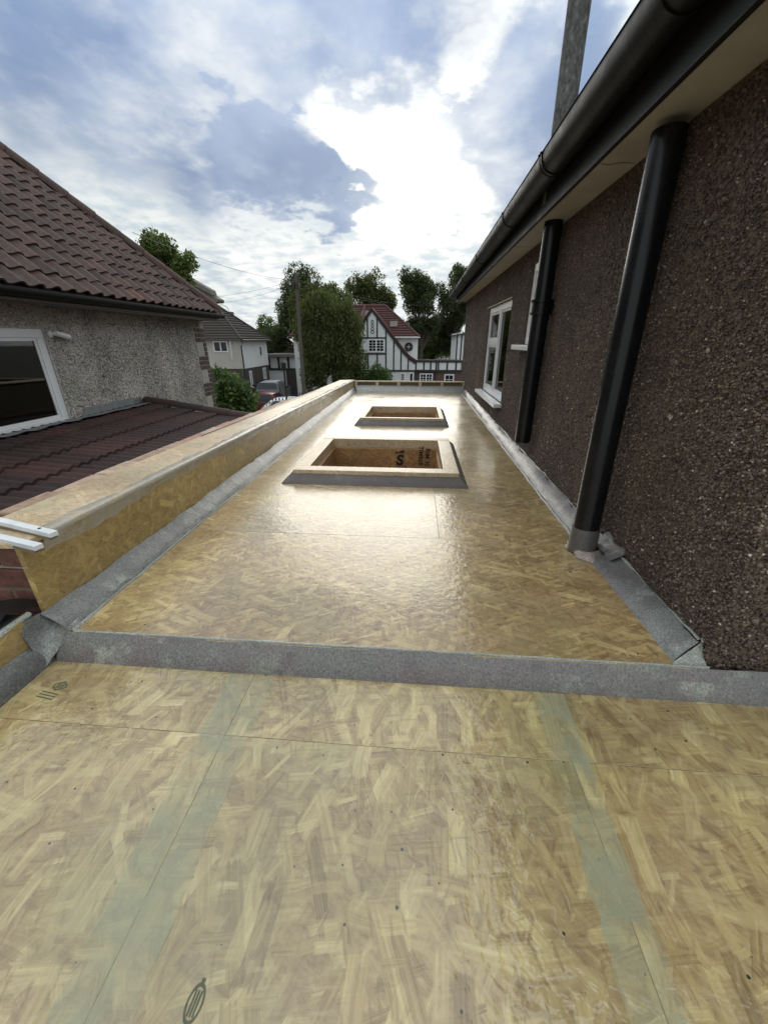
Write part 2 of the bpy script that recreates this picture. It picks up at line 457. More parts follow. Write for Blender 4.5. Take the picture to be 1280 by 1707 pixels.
def glass_mat(name, tint=(.55, .6, .6), r=.02):
    m, t, b = new_mat(name)
    out = m.node_tree.nodes['Material Output']
    tr = t.node('ShaderNodeBsdfTransparent')
    t.put(tr.inputs[0], tint)
    gl = t.node('ShaderNodeBsdfGlossy')
    gl.inputs['Roughness'].default_value = r
    fr = t.node('ShaderNodeFresnel')
    fr.inputs[0].default_value = 1.55
    mx = t.node('ShaderNodeMixShader')
    t.put(mx.inputs[0], t.math('ADD', fr.outputs[0], .04, clamp=True))
    t.l.new(tr.outputs[0], mx.inputs[1])
    t.l.new(gl.outputs[0], mx.inputs[2])
    t.l.new(mx.outputs[0], out.inputs[0])
    m.node_tree.nodes.remove(b)
    return m
M['glass'] = glass_mat('window_glass')
M['glass_dark'] = glass_mat('car_glass', (.15, .17, .18))

def leaf_mat(name, c1, c2, c3):
    m, t, b = new_mat(name)
    out = m.node_tree.nodes['Material Output']
    rnd = t.node('ShaderNodeNewGeometry').outputs['Random Per Island']
    c = t.ramp(rnd, [(0, c1), (.55, c2), (1, c3)])
    setp(t, b, base=c, rough=.5, spec=.4)
    tr = t.node('ShaderNodeBsdfTranslucent')
    t.put(tr.inputs[0], t.vmath('MULTIPLY', c, (1.5, 1.7, .8)))
    mx = t.node('ShaderNodeMixShader')
    mx.inputs[0].default_value = .42
    t.l.new(b.outputs[0], mx.inputs[1])
    t.l.new(tr.outputs[0], mx.inputs[2])
    t.l.new(mx.outputs[0], out.inputs[0])
    return m
M['leaf_dark'] = leaf_mat('leaf_dark', (.028, .038, .016), (.052, .068, .026), (.095, .115, .040))
M['leaf_mid'] = leaf_mat('leaf_mid', (.045, .060, .018), (.080, .105, .030), (.14, .17, .05))
M['leaf_olive'] = leaf_mat('leaf_olive', (.045, .055, .018), (.080, .095, .030), (.14, .15, .05))
M['leaf_bright'] = leaf_mat('leaf_bright', (.035, .060, .018), (.060, .105, .030), (.12, .18, .055))

# ---------------------------------------------------------------- mesh helpers
def box_uv(me):
    if not me.uv_layers:
        me.uv_layers.new(name='UVMap')
    n = len(me.loops)
    li = np.empty(n, np.int32)
    me.loops.foreach_get('vertex_index', li)
    co = np.empty(len(me.vertices) * 3)
    me.vertices.foreach_get('co', co)
    co = co.reshape(-1, 3)
    pn = np.empty(len(me.polygons) * 3)
    me.polygons.foreach_get('normal', pn)
    pn = np.abs(pn.reshape(-1, 3))
    lt = np.empty(len(me.polygons), np.int32)
    me.polygons.foreach_get('loop_total', lt)
    ax = np.repeat(np.argmax(pn, 1), lt)
    p = co[li]
    uv = np.where((ax == 0)[:, None], p[:, [1, 2]], np.where((ax == 1)[:, None], p[:, [0, 2]], p[:, [0, 1]]))
    me.uv_layers[0].data.foreach_set('uv', uv.ravel())

class MB:
    def __init__(self):
        self.v = []
        self.f = []
    def add(self, vs, fs):
        k = len(self.v)
        self.v += [tuple(p) for p in vs]
        self.f += [tuple(i + k for i in f) for f in fs]
        return self
    def box(self, x0, x1, y0, y1, z0, z1):
        x0, x1 = min(x0, x1), max(x0, x1)
        y0, y1 = min(y0, y1), max(y0, y1)
        z0, z1 = min(z0, z1), max(z0, z1)
        return self.add([(x0, y0, z0), (x1, y0, z0), (x1, y1, z0), (x0, y1, z0), (x0, y0, z1), (x1, y0, z1), (x1, y1, z1), (x0, y1, z1)],
                        [(0, 3, 2, 1), (4, 5, 6, 7), (0, 1, 5, 4), (1, 2, 6, 5), (2, 3, 7, 6), (3, 0, 4, 7)])
    def prism(self, prof, p0, p1, ax):
        """closed profile of 2-D points swept from p0 to p1 along axis ax ('x','y','z')"""
        n = len(prof)
        def P(q, t):
            a, b = q
            return {'x': (t, a, b), 'y': (a, t, b), 'z': (a, b, t)}[ax]
        vs = [P(q, p0) for q in prof] + [P(q, p1) for q in prof]
        fs = [tuple(range(n))[::-1], tuple(range(n, 2 * n))]
        fs += [(i, (i + 1) % n, n + (i + 1) % n, n + i) for i in range(n)]
        return self.add(vs, fs)
    def loft(self, rings, closed=True, caps=True):
        n = len(rings[0])
        vs = [p for r in rings for p in r]
        fs = []
        for k in range(len(rings) - 1):
            for i in range(n if closed else n - 1):
                j = (i + 1) % n
                fs.append((k * n + i, k * n + j, (k + 1) * n + j, (k + 1) * n + i))
        if caps:
            fs.append(tuple(range(n))[::-1])
            fs.append(tuple(range((len(rings) - 1) * n, len(rings) * n)))
        return self.add(vs, fs)
    def tube(self, pts, rad, n=8, caps=True):
        pts = [Vector(p) for p in pts]
        if not isinstance(rad, (list, tuple)):
            rad = [rad] * len(pts)
        rings = []
        for i, p in enumerate(pts):
            d = (pts[min(i + 1, len(pts) - 1)] - pts[max(i - 1, 0)]).normalized()
            a = d.orthogonal().normalized() if abs(d.z) < .95 else Vector((1, 0, 0)).cross(d).normalized()
            if abs(d.z) < .95:
                a = Vector((0, 0, 1)).cross(d).normalized()
            b = d.cross(a)
            rings.append([p + (a * math.cos(t) + b * math.sin(t)) * rad[i] for t in [2 * math.pi * k / n for k in range(n)]])
        return self.loft(rings, True, caps)
    def lathe(self, c, prof, n=24, ax='z'):
        rings = []
        for r, h in prof:
            ring = []
            for k in range(n):
                t = 2 * math.pi * k / n
                a, b = r * math.cos(t), r * math.sin(t)
                ring.append({'z': (c[0] + a, c[1] + b, c[2] + h), 'x': (c[0] + h, c[1] + a, c[2] + b), 'y': (c[0] + a, c[1] + h, c[2] + b)}[ax])
            rings.append(ring)
        return self.loft(rings)
    def mesh(self, name, mat, bevel=0.0, smooth=False, seg=2):
        me = bpy.data.meshes.new(name)
        me.from_pydata(self.v, [], self.f)
        bm = bmesh.new()
        bm.from_mesh(me)
        bmesh.ops.recalc_face_normals(bm, faces=bm.faces)
        if bevel:
            bmesh.ops.bevel(bm, geom=list(bm.edges), offset=bevel, segments=seg, profile=.6, affect='EDGES', clamp_overlap=True)
        if smooth:
            for f in bm.faces:
                f.smooth = True
        bm.to_mesh(me)
        bm.free()
        if smooth and smooth != 'all':
            me.set_sharp_from_angle(angle=R(smooth if isinstance(smooth, (int, float)) and smooth > 1 else 40))
        box_uv(me)
        if mat:
            me.materials.append(M[mat] if isinstance(mat, str) else mat)
        return me
    def build(self, name, mat, parent=None, **kw):
        return link(name, self.mesh(name, mat, **kw), parent)

def link(name, me, parent=None):
    o = bpy.data.objects.new(name, me)
    col.objects.link(o)
    if parent is not None:
        o.parent = parent
        o.matrix_parent_inverse = Matrix.Identity(4)
        w = world_loc(parent)
        o.location = -w
    return o

def world_loc(o):
    v = Vector((0, 0, 0))
    while o is not None:
        v += o.location
        o = o.parent
    return v

def thing(name, label, cat, loc=(0, 0, 0), group=None):
    o = bpy.data.objects.new(name, None)
    o.empty_display_size = .1
    col.objects.link(o)
    o.location = loc
    o['label'] = label
    o['category'] = cat
    if group:
        o['group'] = group
    return o

def tag(o, label, cat, group=None):
    o['label'] = label
    o['category'] = cat
    if group:
        o['group'] = group
    return o

def kind(o, k):
    o['kind'] = k
    return o

def shift(o, loc, rot=None):
    """put a piece whose mesh is built about its own origin at a world place under its parent"""
    w = world_loc(o.parent) if o.parent else Vector((0, 0, 0))
    o.location = Vector(loc) - w
    if rot is not None:
        o.rotation_euler = rot
    return o

def np_mesh(name, verts, faces, mat):
    """many triangles at once"""
    me = bpy.data.meshes.new(name)
    verts = np.asarray(verts, np.float32)
    faces = np.asarray(faces, np.int32)
    k = faces.shape[1]
    me.vertices.add(len(verts))
    me.vertices.foreach_set('co', verts.ravel())
    me.loops.add(faces.size)
    me.loops.foreach_set('vertex_index', faces.ravel())
    me.polygons.add(len(faces))
    me.polygons.foreach_set('loop_start', np.arange(0, faces.size, k, dtype=np.int32))
    me.polygons.foreach_set('loop_total', np.full(len(faces), k, np.int32))
    me.update(calc_edges=True)
    me.materials.append(M[mat])
    return me

OCT = np.array([(1, 0, 0), (-1, 0, 0), (0, 1, 0), (0, -1, 0), (0, 0, 1), (0, 0, -1)], float)
OCF = np.array([(0, 2, 4), (2, 1, 4), (1, 3, 4), (3, 0, 4), (2, 0, 5), (1, 2, 5), (3, 1, 5), (0, 3, 5)])

def pebbles(centres, r, flat_axis, mat, name):
    """small uneven stones half sunk in a wall"""
    n = len(centres)
    v = OCT[None] * (1 + rng.uniform(-.35, .35, (n, 6, 1)))
    sc = r * rng.lognormal(0, .27, (n, 1, 1)) * rng.uniform(.7, 1.35, (n, 1, 3))
    v = v * sc
    a = rng.normal(size=(n, 4))
    a /= np.linalg.norm(a, axis=1, keepdims=True)
    w, x, y, z = a.T
    rot = np.stack([np.stack([1 - 2 * (y * y + z * z), 2 * (x * y - z * w), 2 * (x * z + y * w)], -1),
                    np.stack([2 * (x * y + z * w), 1 - 2 * (x * x + z * z), 2 * (y * z - x * w)], -1),
                    np.stack([2 * (x * z - y * w), 2 * (y * z + x * w), 1 - 2 * (x * x + y * y)], -1)], 1)
    v = np.einsum('nij,nkj->nki', rot, v) + centres[:, None]
    f = OCF[None] + (np.arange(n) * 6)[:, None, None]
    return np_mesh(name, v.reshape(-1, 3), f.reshape(-1, 3), mat)

def wall_with_holes(mb, axis, c, a0, a1, z0, z1, holes, depth, sign):
    """sheet at axis=c between a0..a1, z0..z1 with rectangular openings and reveals going inwards by depth (sign: inward direction)"""
    As = sorted({a0, a1, *[h[0] for h in holes], *[h[1] for h in holes]})
    Zs = sorted({z0, z1, *[h[2] for h in holes], *[h[3] for h in holes]})
    def P(a, z, d=0.0):
        q = c + sign * d
        return (q, a, z) if axis == 'x' else (a, q, z)
    for i in range(len(As) - 1):
        for j in range(len(Zs) - 1):
            am, zm = (As[i] + As[i + 1]) / 2, (Zs[j] + Zs[j + 1]) / 2
            if any(h[0] < am < h[1] and h[2] < zm < h[3] for h in holes):
                continue
            mb.add([P(As[i], Zs[j]), P(As[i + 1], Zs[j]), P(As[i + 1], Zs[j + 1]), P(As[i], Zs[j + 1])], [(0, 1, 2, 3)])
    for h in holes:
        b0, b1, y0, y1 = h
        cs = [(b0, y0), (b1, y0), (b1, y1), (b0, y1)]
        for k in range(4):
            p, q = cs[k], cs[(k + 1) % 4]
            mb.add([P(*p), P(*q), P(*q, depth), P(*p, depth)], [(0, 1, 2, 3)])
    return mb

GZ = -4.0     # street level; the flat roof is z = 0

# ================================================================ ground and road
g = MB().add([(-400, -120, GZ), (400, -120, GZ), (400, 900, GZ), (-400, 900, GZ)], [(0, 1, 2, 3)])
kind(g.build('ground', 'soil'), 'structure')
g = MB().box(-60, 60, 21.4, 26.4, GZ - .2, GZ + .004)
kind(g.build('road', 'asphalt'), 'structure')
for y0, y1 in ((19.3, 21.4), (26.4, 28.2)):
    g = MB().box(-60, 60, y0, y1, GZ - .2, GZ + .12)
    kind(g.build('pavement', 'paving', bevel=.01), 'structure')
g = MB().box(-13.4, -6.0, 28.2, 36.0, GZ - .2, GZ + .06)
kind(g.build('driveway', 'paving'), 'structure')

# ================================================================ the extension with its flat roof
LOW = -0.065
ext = thing('flat_roof_extension', 'long flat roof of resin coated strand board with raised edges beside brown pebbledash wall', 'flat roof', (0, 3.5, GZ))
wl = MB()
wl.box(-1.10, -1.03, .90, 7.05, GZ, -.03)
wl.box(-1.10, .79, 6.90, 7.05, GZ, -.03)
wl.build('wall', 'brick_far', ext)
# kerb openings in the upper deck
K1 = dict(x0=-.75, x1=.272, y0=2.265, y1=3.20, wl=.088, wr=.092, wf=.088, wb=.09, h=.070)
K2 = dict(x0=-.577, x1=.288, y0=4.065, y1=4.93, wl=.045, wr=.045, wf=.05, wb=.09, h=.070)
def deck_rect(x0, x1, y0, y1, z, mat, t=.018):
    g = .0004
    cx, cy = (x0 + x1) / 2, (y0 + y1) / 2
    m = MB().box(x0 + g - cx, x1 - g - cx, y0 + g - cy, y1 - g - cy, -t, 0)
    o = m.build('deck_board', mat, ext, bevel=.0007, seg=1)
    shift(o, (cx, cy, z))
    return o
o1 = (K1['x0'] + K1['wl'], K1['x1'] - K1['wr'], K1['y0'] + K1['wf'], K1['y1'] - K1['wb'])
o2 = (K2['x0'] + K2['wl'], K2['x1'] - K2['wr'], K2['y0'] + K2['wf'], K2['y1'] - K2['wb'])
rows = [.845, 1.545, o1[2], o1[3], 3.62, o2[2], o2[3], 5.6, 6.25, 6.93]
for i in range(len(rows) - 1):
    a, b = rows[i], rows[i + 1]
    if i == 2:
        deck_rect(-1.09, o1[0], a, b, 0, 'osb_up'); deck_rect(o1[1], .80, a, b, 0, 'osb_up')
    elif i == 5:
        deck_rect(-1.09, o2[0], a, b, 0, 'osb_up'); deck_rect(o2[1], .80, a, b, 0, 'osb_up')
    elif i % 2:
        deck_rect(-1.09, .12, a, b, 0, 'osb_up'); deck_rect(.12, .80, a, b, 0, 'osb_up')
    else:
        deck_rect(-1.09, .80, a, b, 0, 'osb_up')
low_x = [-1.12, -.43, .375, 1.2, 2.7]
low_boards = []
for j, (a, b) in enumerate(((-1.6, -.62), (-.62, .608), (.608, .825))):
    for i in range(4):
        low_boards.append(deck_rect(low_x[i], low_x[i + 1], a, b, LOW, 'osb_low'))
# joint tapes: soft-edged strips of matting
def tape(pts_l, pts_r, z):
    n = 60
    m = MB()
    vs = []
    for k in range(n + 1):
        t = k / n
        l = [pts_l[0][i] * (1 - t) + pts_l[1][i] * t for i in (0, 1)]
        r = [pts_r[0][i] * (1 - t) + pts_r[1][i] * t for i in (0, 1)]
        vs += [(l[0] + random.gauss(0, .0022), l[1], z), (r[0] + random.gauss(0, .0016), r[1], z)]
    m.add(vs, [(2 * k, 2 * k + 1, 2 * k + 3, 2 * k + 2) for k in range(n)])
    return m.build('joint_tape', 'tape', ext)
tape([(-.500, .79), (-.465, -.6)], [(-.372, .79), (-.355, -.6)], LOW + .0016)
tape([(.335, .79), (.30, -.6)], [(.415, .79), (.385, -.6)], LOW + .0016)

# fillets: triangular strips laid in the corners under the bandage, with uneven edges
def fillet(name, mat, top_a, top_b, bot_a, bot_b, parent, n=40, wob=.004, back=None, seed=1):
    rr = random.Random(seed)
    ta, tb, ba, bb = map(Vector, (top_a, top_b, bot_a, bot_b))
    nrm = (tb - ta).cross(ba - ta).normalized()
    if nrm.z < 0 and abs(nrm.z) > .1:
        nrm = -nrm
    vs = []
    rows_ = 6
    w0 = [0.0] * 4
    for k in range(n + 1):
        t = k / n
        T = ta.lerp(tb, t)
        B = ba.lerp(bb, t)
        w0 = [.6 * w + rr.gauss(0, wob) * .8 for w in w0]
        d = (T - B)
        for j in range(rows_):
            s = j / (rows_ - 1)
            P = B.lerp(T, s) + nrm * (math.sin(s * math.pi) * .004 + .5 * w0[1] * math.sin(s * math.pi)) + d.normalized() * (w0[0] * (1 - s) + w0[2] * s)
            if j == 0:
                P -= nrm * .004
            vs.append(P)
        vs.append(T - nrm * .03 + Vector((0, 0, -.01)))
    m = MB()
    q = rows_ + 1
    fs = [(k * q + j, k * q + j + 1, (k + 1) * q + j + 1, (k + 1) * q + j) for k in range(n) for j in range(q - 1)]
    m.add(vs, fs)
    return m.build(name, mat, parent, smooth=60)

fillet('step_fillet', 'band', (-1.03, .848, .002), (2.7, .848, .002), (-1.03, .792, LOW + .001), (2.7, .792, LOW + .001), ext, 60, .0018, seed=3)
rim = fillet('resin_lip', 'resin_edge', (-1.0, .856, .0035), (.80, .856, .0035), (-1.0, .847, .001), (.80, .847, .001), ext, 60, .0008, seed=5)
fillet('wall_fillet', 'band_right', (.792, .90, .046), (.792, 1.40, .046), (.712, .865, .001), (.705, 1.40, .001), ext, 26, .003, seed=6)
fillet('wall_fillet', 'band_right', (.792, 1.46, .046), (.796, 6.92, .060), (.712, 1.46, .001), (.745, 6.92, .001), ext, 150, .005, seed=7)
# folded-over end of the wall fillet
m = MB().add([(.712, .862, .002), (.80, .866, .002), (.794, .895, .050), (.712, .850, -.004), (.80, .848, -.004)], [(0, 1, 2), (0, 3, 4, 1)])
m.build('fillet_end', 'resin_edge', ext)
lip = fillet('resin_lip', 'resin_edge', (.794, .90, .052), (.797, 6.9, .066), (.790, .90, .044), (.793, 6.9, .058), ext, 160, .003, seed=8)
fillet('resin_lip', 'resin_edge', (.716, 1.5, .003), (.748, 6.9, .003), (.704, 1.5, .0012), (.738, 6.9, .0012), ext, 160, .003, seed=18)

# ---- side upstand: boarded parapet, higher at the near end
par = thing('side_upstand', 'long boarded parapet of strand board with pale capping between flat roof and tiled lean-to', 'parapet', (-1.2, 3.5, 0))
ZN, ZF = .268, .165
Y0p, Y1p = .865, 7.02
def ztop(y):
    return ZN + (ZF - ZN) * (y - Y0p) / (Y1p - Y0p)
cuts = [Y0p, 2.12, 3.34, 4.56, 5.78, Y1p]
for a, b in zip(cuts[:-1], cuts[1:]):
    m = MB()
    g = .001
    a2, b2 = a + g, b - g
    vs = [(-1.083, a2, -.03), (-1.100, a2, -.03), (-1.100, b2, -.03), (-1.083, b2, -.03), (-1.083, a2, ztop(a)), (-1.100, a2, ztop(a)), (-1.100, b2, ztop(b)), (-1.083, b2, ztop(b))]
    m.add(vs, [(0, 1, 2, 3), (4, 5, 6, 7), (0, 1, 5, 4), (1, 2, 6, 5), (2, 3, 7, 6), (3, 0, 4, 7)])
    m.build('face_board', 'osb_par', par, bevel=.001, seg=1)
    m = MB()
    t0, t1 = ztop(a) + .001, ztop(b) + .001
    vs = [(-1.075, a2, t0), (-1.325, a2, t0 - .006), (-1.325, b2, t1 - .006), (-1.075, b2, t1), (-1.075, a2, t0 + .018), (-1.325, a2, t0 + .012), (-1.325, b2, t1 + .012), (-1.075, b2, t1 + .018)]
    m.add(vs, [(0, 1, 2, 3), (4, 5, 6, 7), (0, 1, 5, 4), (1, 2, 6, 5), (2, 3, 7, 6), (3, 0, 4, 7)])
    m.build('capping_board', 'osb_top', par, bevel=.004, seg=2)
m = MB()
m.box(-1.315, -1.102, Y0p + .07, Y1p, -.5, ZF - .01)
m.build('core', 'timber_dark', par)
fillet('corner_fillet', 'band_left', (-1.082, .848, .060), (-1.082, 6.93, .060), (-1.006, .848, .0015), (-1.010, 6.93, .0015), par, 150, .003, seed=9)
vs, fs = [], []
n = 150
pr5 = [(-1.122, .0188), (-1.112, .0205), (-1.083, .0215), (-1.0735, .0185), (-1.0715, .006), (-1.0800, -.018), (-1.0815, -.034)]
wv_ = [0.0] * 7
for k in range(n + 1):
    y = .93 + (7.0 - .93) * k / n
    wv_ = [.65 * w + random.gauss(0, .004) for w in wv_]
    for q, (x_, z_) in enumerate(pr5):
        vs.append((x_ + (wv_[0] * 1.6 if q < 2 else 0), y, ztop(y) + z_ + (wv_[6] if q == 6 else wv_[3] * .12)))
for k in range(n):
    for q in range(6):
        fs.append((k * 7 + q, k * 7 + q + 1, (k + 1) * 7 + q + 1, (k + 1) * 7 + q))
MB().add(vs, fs).build('edge_bandage', 'edge_mat', par, smooth='all')
fillet('resin_lip', 'resin_edge', (-1.010, .85, .004), (-1.012, 6.9, .004), (-1.000, .85, .001), (-1.003, 6.9, .001), par, 150, .0018, seed=11)

pts = [(-1.318, 2.3, ztop(2.3) + .016), (-1.30, 3.3, ztop(3.3) + .0175), (-1.285, 4.4, ztop(4.4) + .0175), (-1.30, 5.4, ztop(5.4) + .0175)]
tag(MB().tube(pts, .0022, 6).build('string_line', 'car_red'), 'thin red string line lying along the parapet capping', 'string')

# ---- end upstand: framed, with five posts and a top rail
end = thing('end_upstand', 'low timber framed upstand closing the far end of the flat roof', 'parapet', (-.1, 6.95, 0))
fillet('fillet_strip', 'band_far', (-1.07, 6.985, .100), (.80, 6.985, .092), (-1.01, 6.86, .0015), (.76, 6.86, .0015), end, 50, .003, seed=12)
MB().box(-1.07, .80, 7.022, 7.040, .02, .150).build('back_board', 'timber_dark', end)
MB().box(-1.07, .80, 6.978, 7.045, .151, .170).build('top_rail', 'timber', end, bevel=.002)
MB().box(-1.07, .80, 6.990, 7.020, .01, .088).build('bottom_rail', 'timber', end, bevel=.002)
for k in range(6):
    x = -1.06 + k * .367
    MB().box(x - .008, x + .042, 6.976, 7.0215, .089, .150).build('post', 'timber', end, bevel=.002)

# ---- skylight kerbs
def kerb(K, label, seed):
    x0, x1, y0, y1, h = K['x0'], K['x1'], K['y0'], K['y1'], K['h']
    ix0, ix1, iy0, iy1 = x0 + K['wl'], x1 - K['wr'], y0 + K['wf'], y1 - K['wb']
    t = thing('skylight_kerb', label, 'skylight kerb', ((x0 + x1) / 2, (y0 + y1) / 2, 0), 'skylight kerbs on the flat roof')
    MB().box(x0, x1, y0, iy0, .0005, h).build('rail', 'osb_top', t, bevel=.003)
    MB().box(x0, x1, iy1, y1, .0005, h).build('rail', 'osb_top', t, bevel=.003)
    MB().box(x0, ix0, iy0 + .001, iy1 - .001, .0005, h - .0008).build('rail', 'osb_top', t, bevel=.003)
    MB().box(ix1, x1, iy0 + .001, iy1 - .001, .0005, h - .0008).build('rail', 'osb_top', t, bevel=.003)
    d = .40
    lin = []
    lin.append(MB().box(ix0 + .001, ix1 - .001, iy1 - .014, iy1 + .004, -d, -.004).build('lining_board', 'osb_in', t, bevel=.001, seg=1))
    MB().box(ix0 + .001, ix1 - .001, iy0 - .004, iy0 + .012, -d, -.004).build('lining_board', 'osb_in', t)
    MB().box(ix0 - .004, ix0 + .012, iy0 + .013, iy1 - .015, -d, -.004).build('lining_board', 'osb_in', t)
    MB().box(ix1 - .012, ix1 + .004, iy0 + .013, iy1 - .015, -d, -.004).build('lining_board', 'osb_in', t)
    e = .055
    zt = .046
    B = [(x0 - e, y0 - e * 1.4), (x1 + e, y0 - e * 1.4), (x1 + e, y1 + e), (x0 - e, y1 + e)]
    T = [(x0 - .003, y0 - .003), (x1 + .003, y0 - .003), (x1 + .003, y1 + .003), (x0 - .003, y1 + .003)]
    for k in range(4):
        a, b = k, (k + 1) % 4
        fillet('kerb_fillet', 'band_kerb', (*T[a], zt), (*T[b], zt), (*B[a], .0018), (*B[b], .0018), t, 24, .0012, seed=seed + k)
    return t, lin[0], (ix0, ix1, iy0, iy1)
k1, lin1, in1 = kerb(K1, 'larger skylight kerb with black printed letters on its far lining board', 30)
k2, lin2, in2 = kerb(K2, 'smaller skylight kerb closer to the framed end of the roof', 40)

# printed lettering on the lining of the larger kerb: runs down the board
def text_mesh(body, size, mat, name, parent, loc, rot, bold=0.0, shear=0.0):
    cu = bpy.data.curves.new(name, 'FONT')
    cu.body = body
    cu.size = size
    cu.offset = bold
    cu.shear = shear
    cu.align_x = 'CENTER'
    tmp = bpy.data.objects.new(name, cu)
    col.objects.link(tmp)
    dg = bpy.context.evaluated_depsgraph_get()
    me = bpy.data.meshes.new_from_object(tmp.evaluated_get(dg))
    bpy.data.objects.remove(tmp)
    me.materials.clear()
    me.materials.append(M[mat])
    o = link(name, me, parent)
    shift(o, loc, rot)
    return o
yf = in1[3] - .0148
text_mesh('S', .120, 'ink', 'printed_letters', lin1, (-.120, yf, -.135), (R(90), 0, 0), .006, .1)
pm = MB()
pm.add([(-.155, yf, -.012), (-.14, yf, -.030), (-.12, yf, -.022), (-.085, yf, -.010), (-.085, yf, -.040), (-.12, yf, -.034), (-.15, yf, -.046)], [(0, 1, 2, 5, 6), (2, 3, 4, 5)])
for k in range(4):
    pm.add([(-.165 + k * .028, yf, -.235), (-.150 + k * .028, yf, -.235), (-.128 + k * .020, yf, -.155 + k * .006), (-.136 + k * .020, yf, -.155 + k * .006)], [(0, 1, 2, 3)])
pm.build('printed_mark', 'ink', lin1)
text_mesh('RIM 30 09 18', .052, 'ink', 'printed_letters', lin1, (.088, yf, -.135), (R(90), R(90), 0), .0012)
text_mesh('TIMBER 0 4 NF', .050, 'ink', 'printed_letters', lin1, (.035, yf, -.135), (R(90), R(90), 0), .0012)

# ink stamps on the lower boards
def stamp(board, x, y, sx, sy, mat, lines, rot, s=1.0):
    n = 28
    m = MB()
    outer = [(math.cos(2 * math.pi * k / n) * sx, math.sin(2 * math.pi * k / n) * sy, 0) for k in range(n)]
    inner = [(p[0] * .80, p[1] * .80, 0) for p in outer]
    m.add(outer + inner, [(k, (k + 1) % n, n + (k + 1) % n, n + k) for k in range(n)])
    for q in (-.35, .0, .35):
        m.add([(sx * q - sx * .10, -sy * .62, 0), (sx * q + sx * .10, -sy * .62, 0), (sx * q + sx * .10, sy * .62, 0), (sx * q - sx * .10, sy * .62, 0)], [(0, 1, 2, 3)])
    for sg in (-1, 1):
        m.add([(-sx * .22, sg * sy * 1.02, 0), (sx * .22, sg * sy * 1.02, 0), (sx * .22, sg * sy * 1.22, 0), (-sx * .22, sg * sy * 1.22, 0)], [(0, 1, 2, 3)])
    for k in range(lines):
        y0 = -sy * 1.75 - k * sy * .62
        m.add([(-sx * 1.5, y0, 0), (sx * 1.1, y0, 0), (sx * 1.1, y0 - sy * .22, 0), (-sx * 1.5, y0 - sy * .22, 0)], [(0, 1, 2, 3)])
    o = m.build('ink_stamp', mat, board)
    shift(o, (x, y, LOW + .0009), (0, 0, rot))
    return o
stamp(low_boards[8], -.945, .712, .020, .013, 'ink_green', 3, R(-8))
stamp(low_boards[5], -.287, .205, .012, .020, 'ink_green', 0, R(-6))

# ---- low upstand beside the lower deck, left
lu = thing('low_upstand', 'low olive stained board upstand with dark bandage fillet beside the lower deck', 'parapet', (-1.1, .2, LOW))
MB().box(-1.105, -1.087, -1.6, .80, LOW - .03, .078).build('face_board', 'osb_par', lu, bevel=.002)
MB().box(-1.30, -1.106, -1.6, .845, -.02, .058).build('ledge_sheet', 'lead', lu, bevel=.004)
fillet('corner_fillet', 'band_rough', (-1.086, -1.6, -.002), (-1.086, .80, -.002), (-1.035, -1.6, LOW + .002), (-1.035, .80, LOW + .002), lu, 60, .004, seed=14)
fillet('resin_lip', 'resin_edge', (-1.105, -1.6, .081), (-1.105, .83, .081), (-1.085, -1.6, .078), (-1.085, .83, .078), lu, 60, .001, seed=15)
A, B_, C_, D_ = Vector((-1.090, .780, .079)), Vector((-1.088, .862, .060)), Vector((-1.012, .856, .003)), Vector((-1.038, .770, LOW + .004))
vs, q = [], 10
for i in range(q + 1):
    for j in range(q + 1):
        u, w = i / q, j / q
        p = A.lerp(B_, u).lerp(D_.lerp(C_, u), w)
        p += Vector((.5, -.25, .5)) * (-.024 * math.sin(w * math.pi)) + Vector((random.gauss(0, .0008), random.gauss(0, .0008), random.gauss(0, .0008)))
        vs.append(p)
MB().add(vs, [(i * (q + 1) + j, i * (q + 1) + j + 1, (i + 1) * (q + 1) + j + 1, (i + 1) * (q + 1) + j) for i in range(q) for j in range(q)]).build('corner_bandage', 'band_left', lu, smooth='all')
sh = MB()
n = 14
vs = []
for i in range(n + 1):
    for j in range(5):
        x = -1.62 + i * .035
        y = .70 + j * .05
        vs.append((x, y, .066 + .022 * math.sin(i * .9 + j * .7) * (1 if i < 9 else .4) + (.02 if j == 2 else 0)))
sh.add(vs, [(i * 5 + j, i * 5 + j + 1, (i + 1) * 5 + j + 1, (i + 1) * 5 + j) for i in range(n) for j in range(4)])
tag(sh.build('plastic_sheet', 'black_sheet', smooth='all'), 'crumpled black plastic sheet lying on the ledge by the brick wall end', 'plastic sheet')

# ---- brick boundary wall: end with single bricks, top course along the parapet
bw = thing('boundary_wall', 'red brick boundary wall running along the outside of the boarded parapet', 'brick wall', (-1.4, 3.5, GZ))
MB().box(-1.72, -1.135, .940, 1.10, GZ, .245).build('mortar_core', 'mortar', bw)
MB().box(-1.425, -1.33, 1.10, 4.6, GZ, .165).build('wall', 'brick_far', bw)
bL, bH, bT, jt = .215, .065, .1025, .010
bm_ = MB().box(-bL / 2, bL / 2, 0, bT, 0, bH).mesh('brick', 'brick', bevel=.004, seg=1)
bh_ = MB().box(-bL / 4, bL / 4, 0, bT, 0, bH).mesh('brick_half', 'brick', bevel=.004, seg=1)
for r in range(5):
    z = .240 - (r + 1) * (bH + jt)
    for c in range(4):
        x = -1.245 - c * (bL + jt) + (0 if r % 2 else .112) - .008
        if x + bL / 2 > -1.13:
            o = link('brick', bh_, bw)
            x -= bL / 4
            x = min(x, -1.137 - bL / 4)
        else:
            o = link('brick', bm_, bw)
        shift(o, (x, .931 + random.uniform(-.002, .002), z), (0, 0, random.uniform(-.01, .01)))
bt_ = MB().box(-.05, .05, -bL / 2, bL / 2, 0, .05).mesh('brick_flat', 'brick_top', bevel=.005, seg=1)
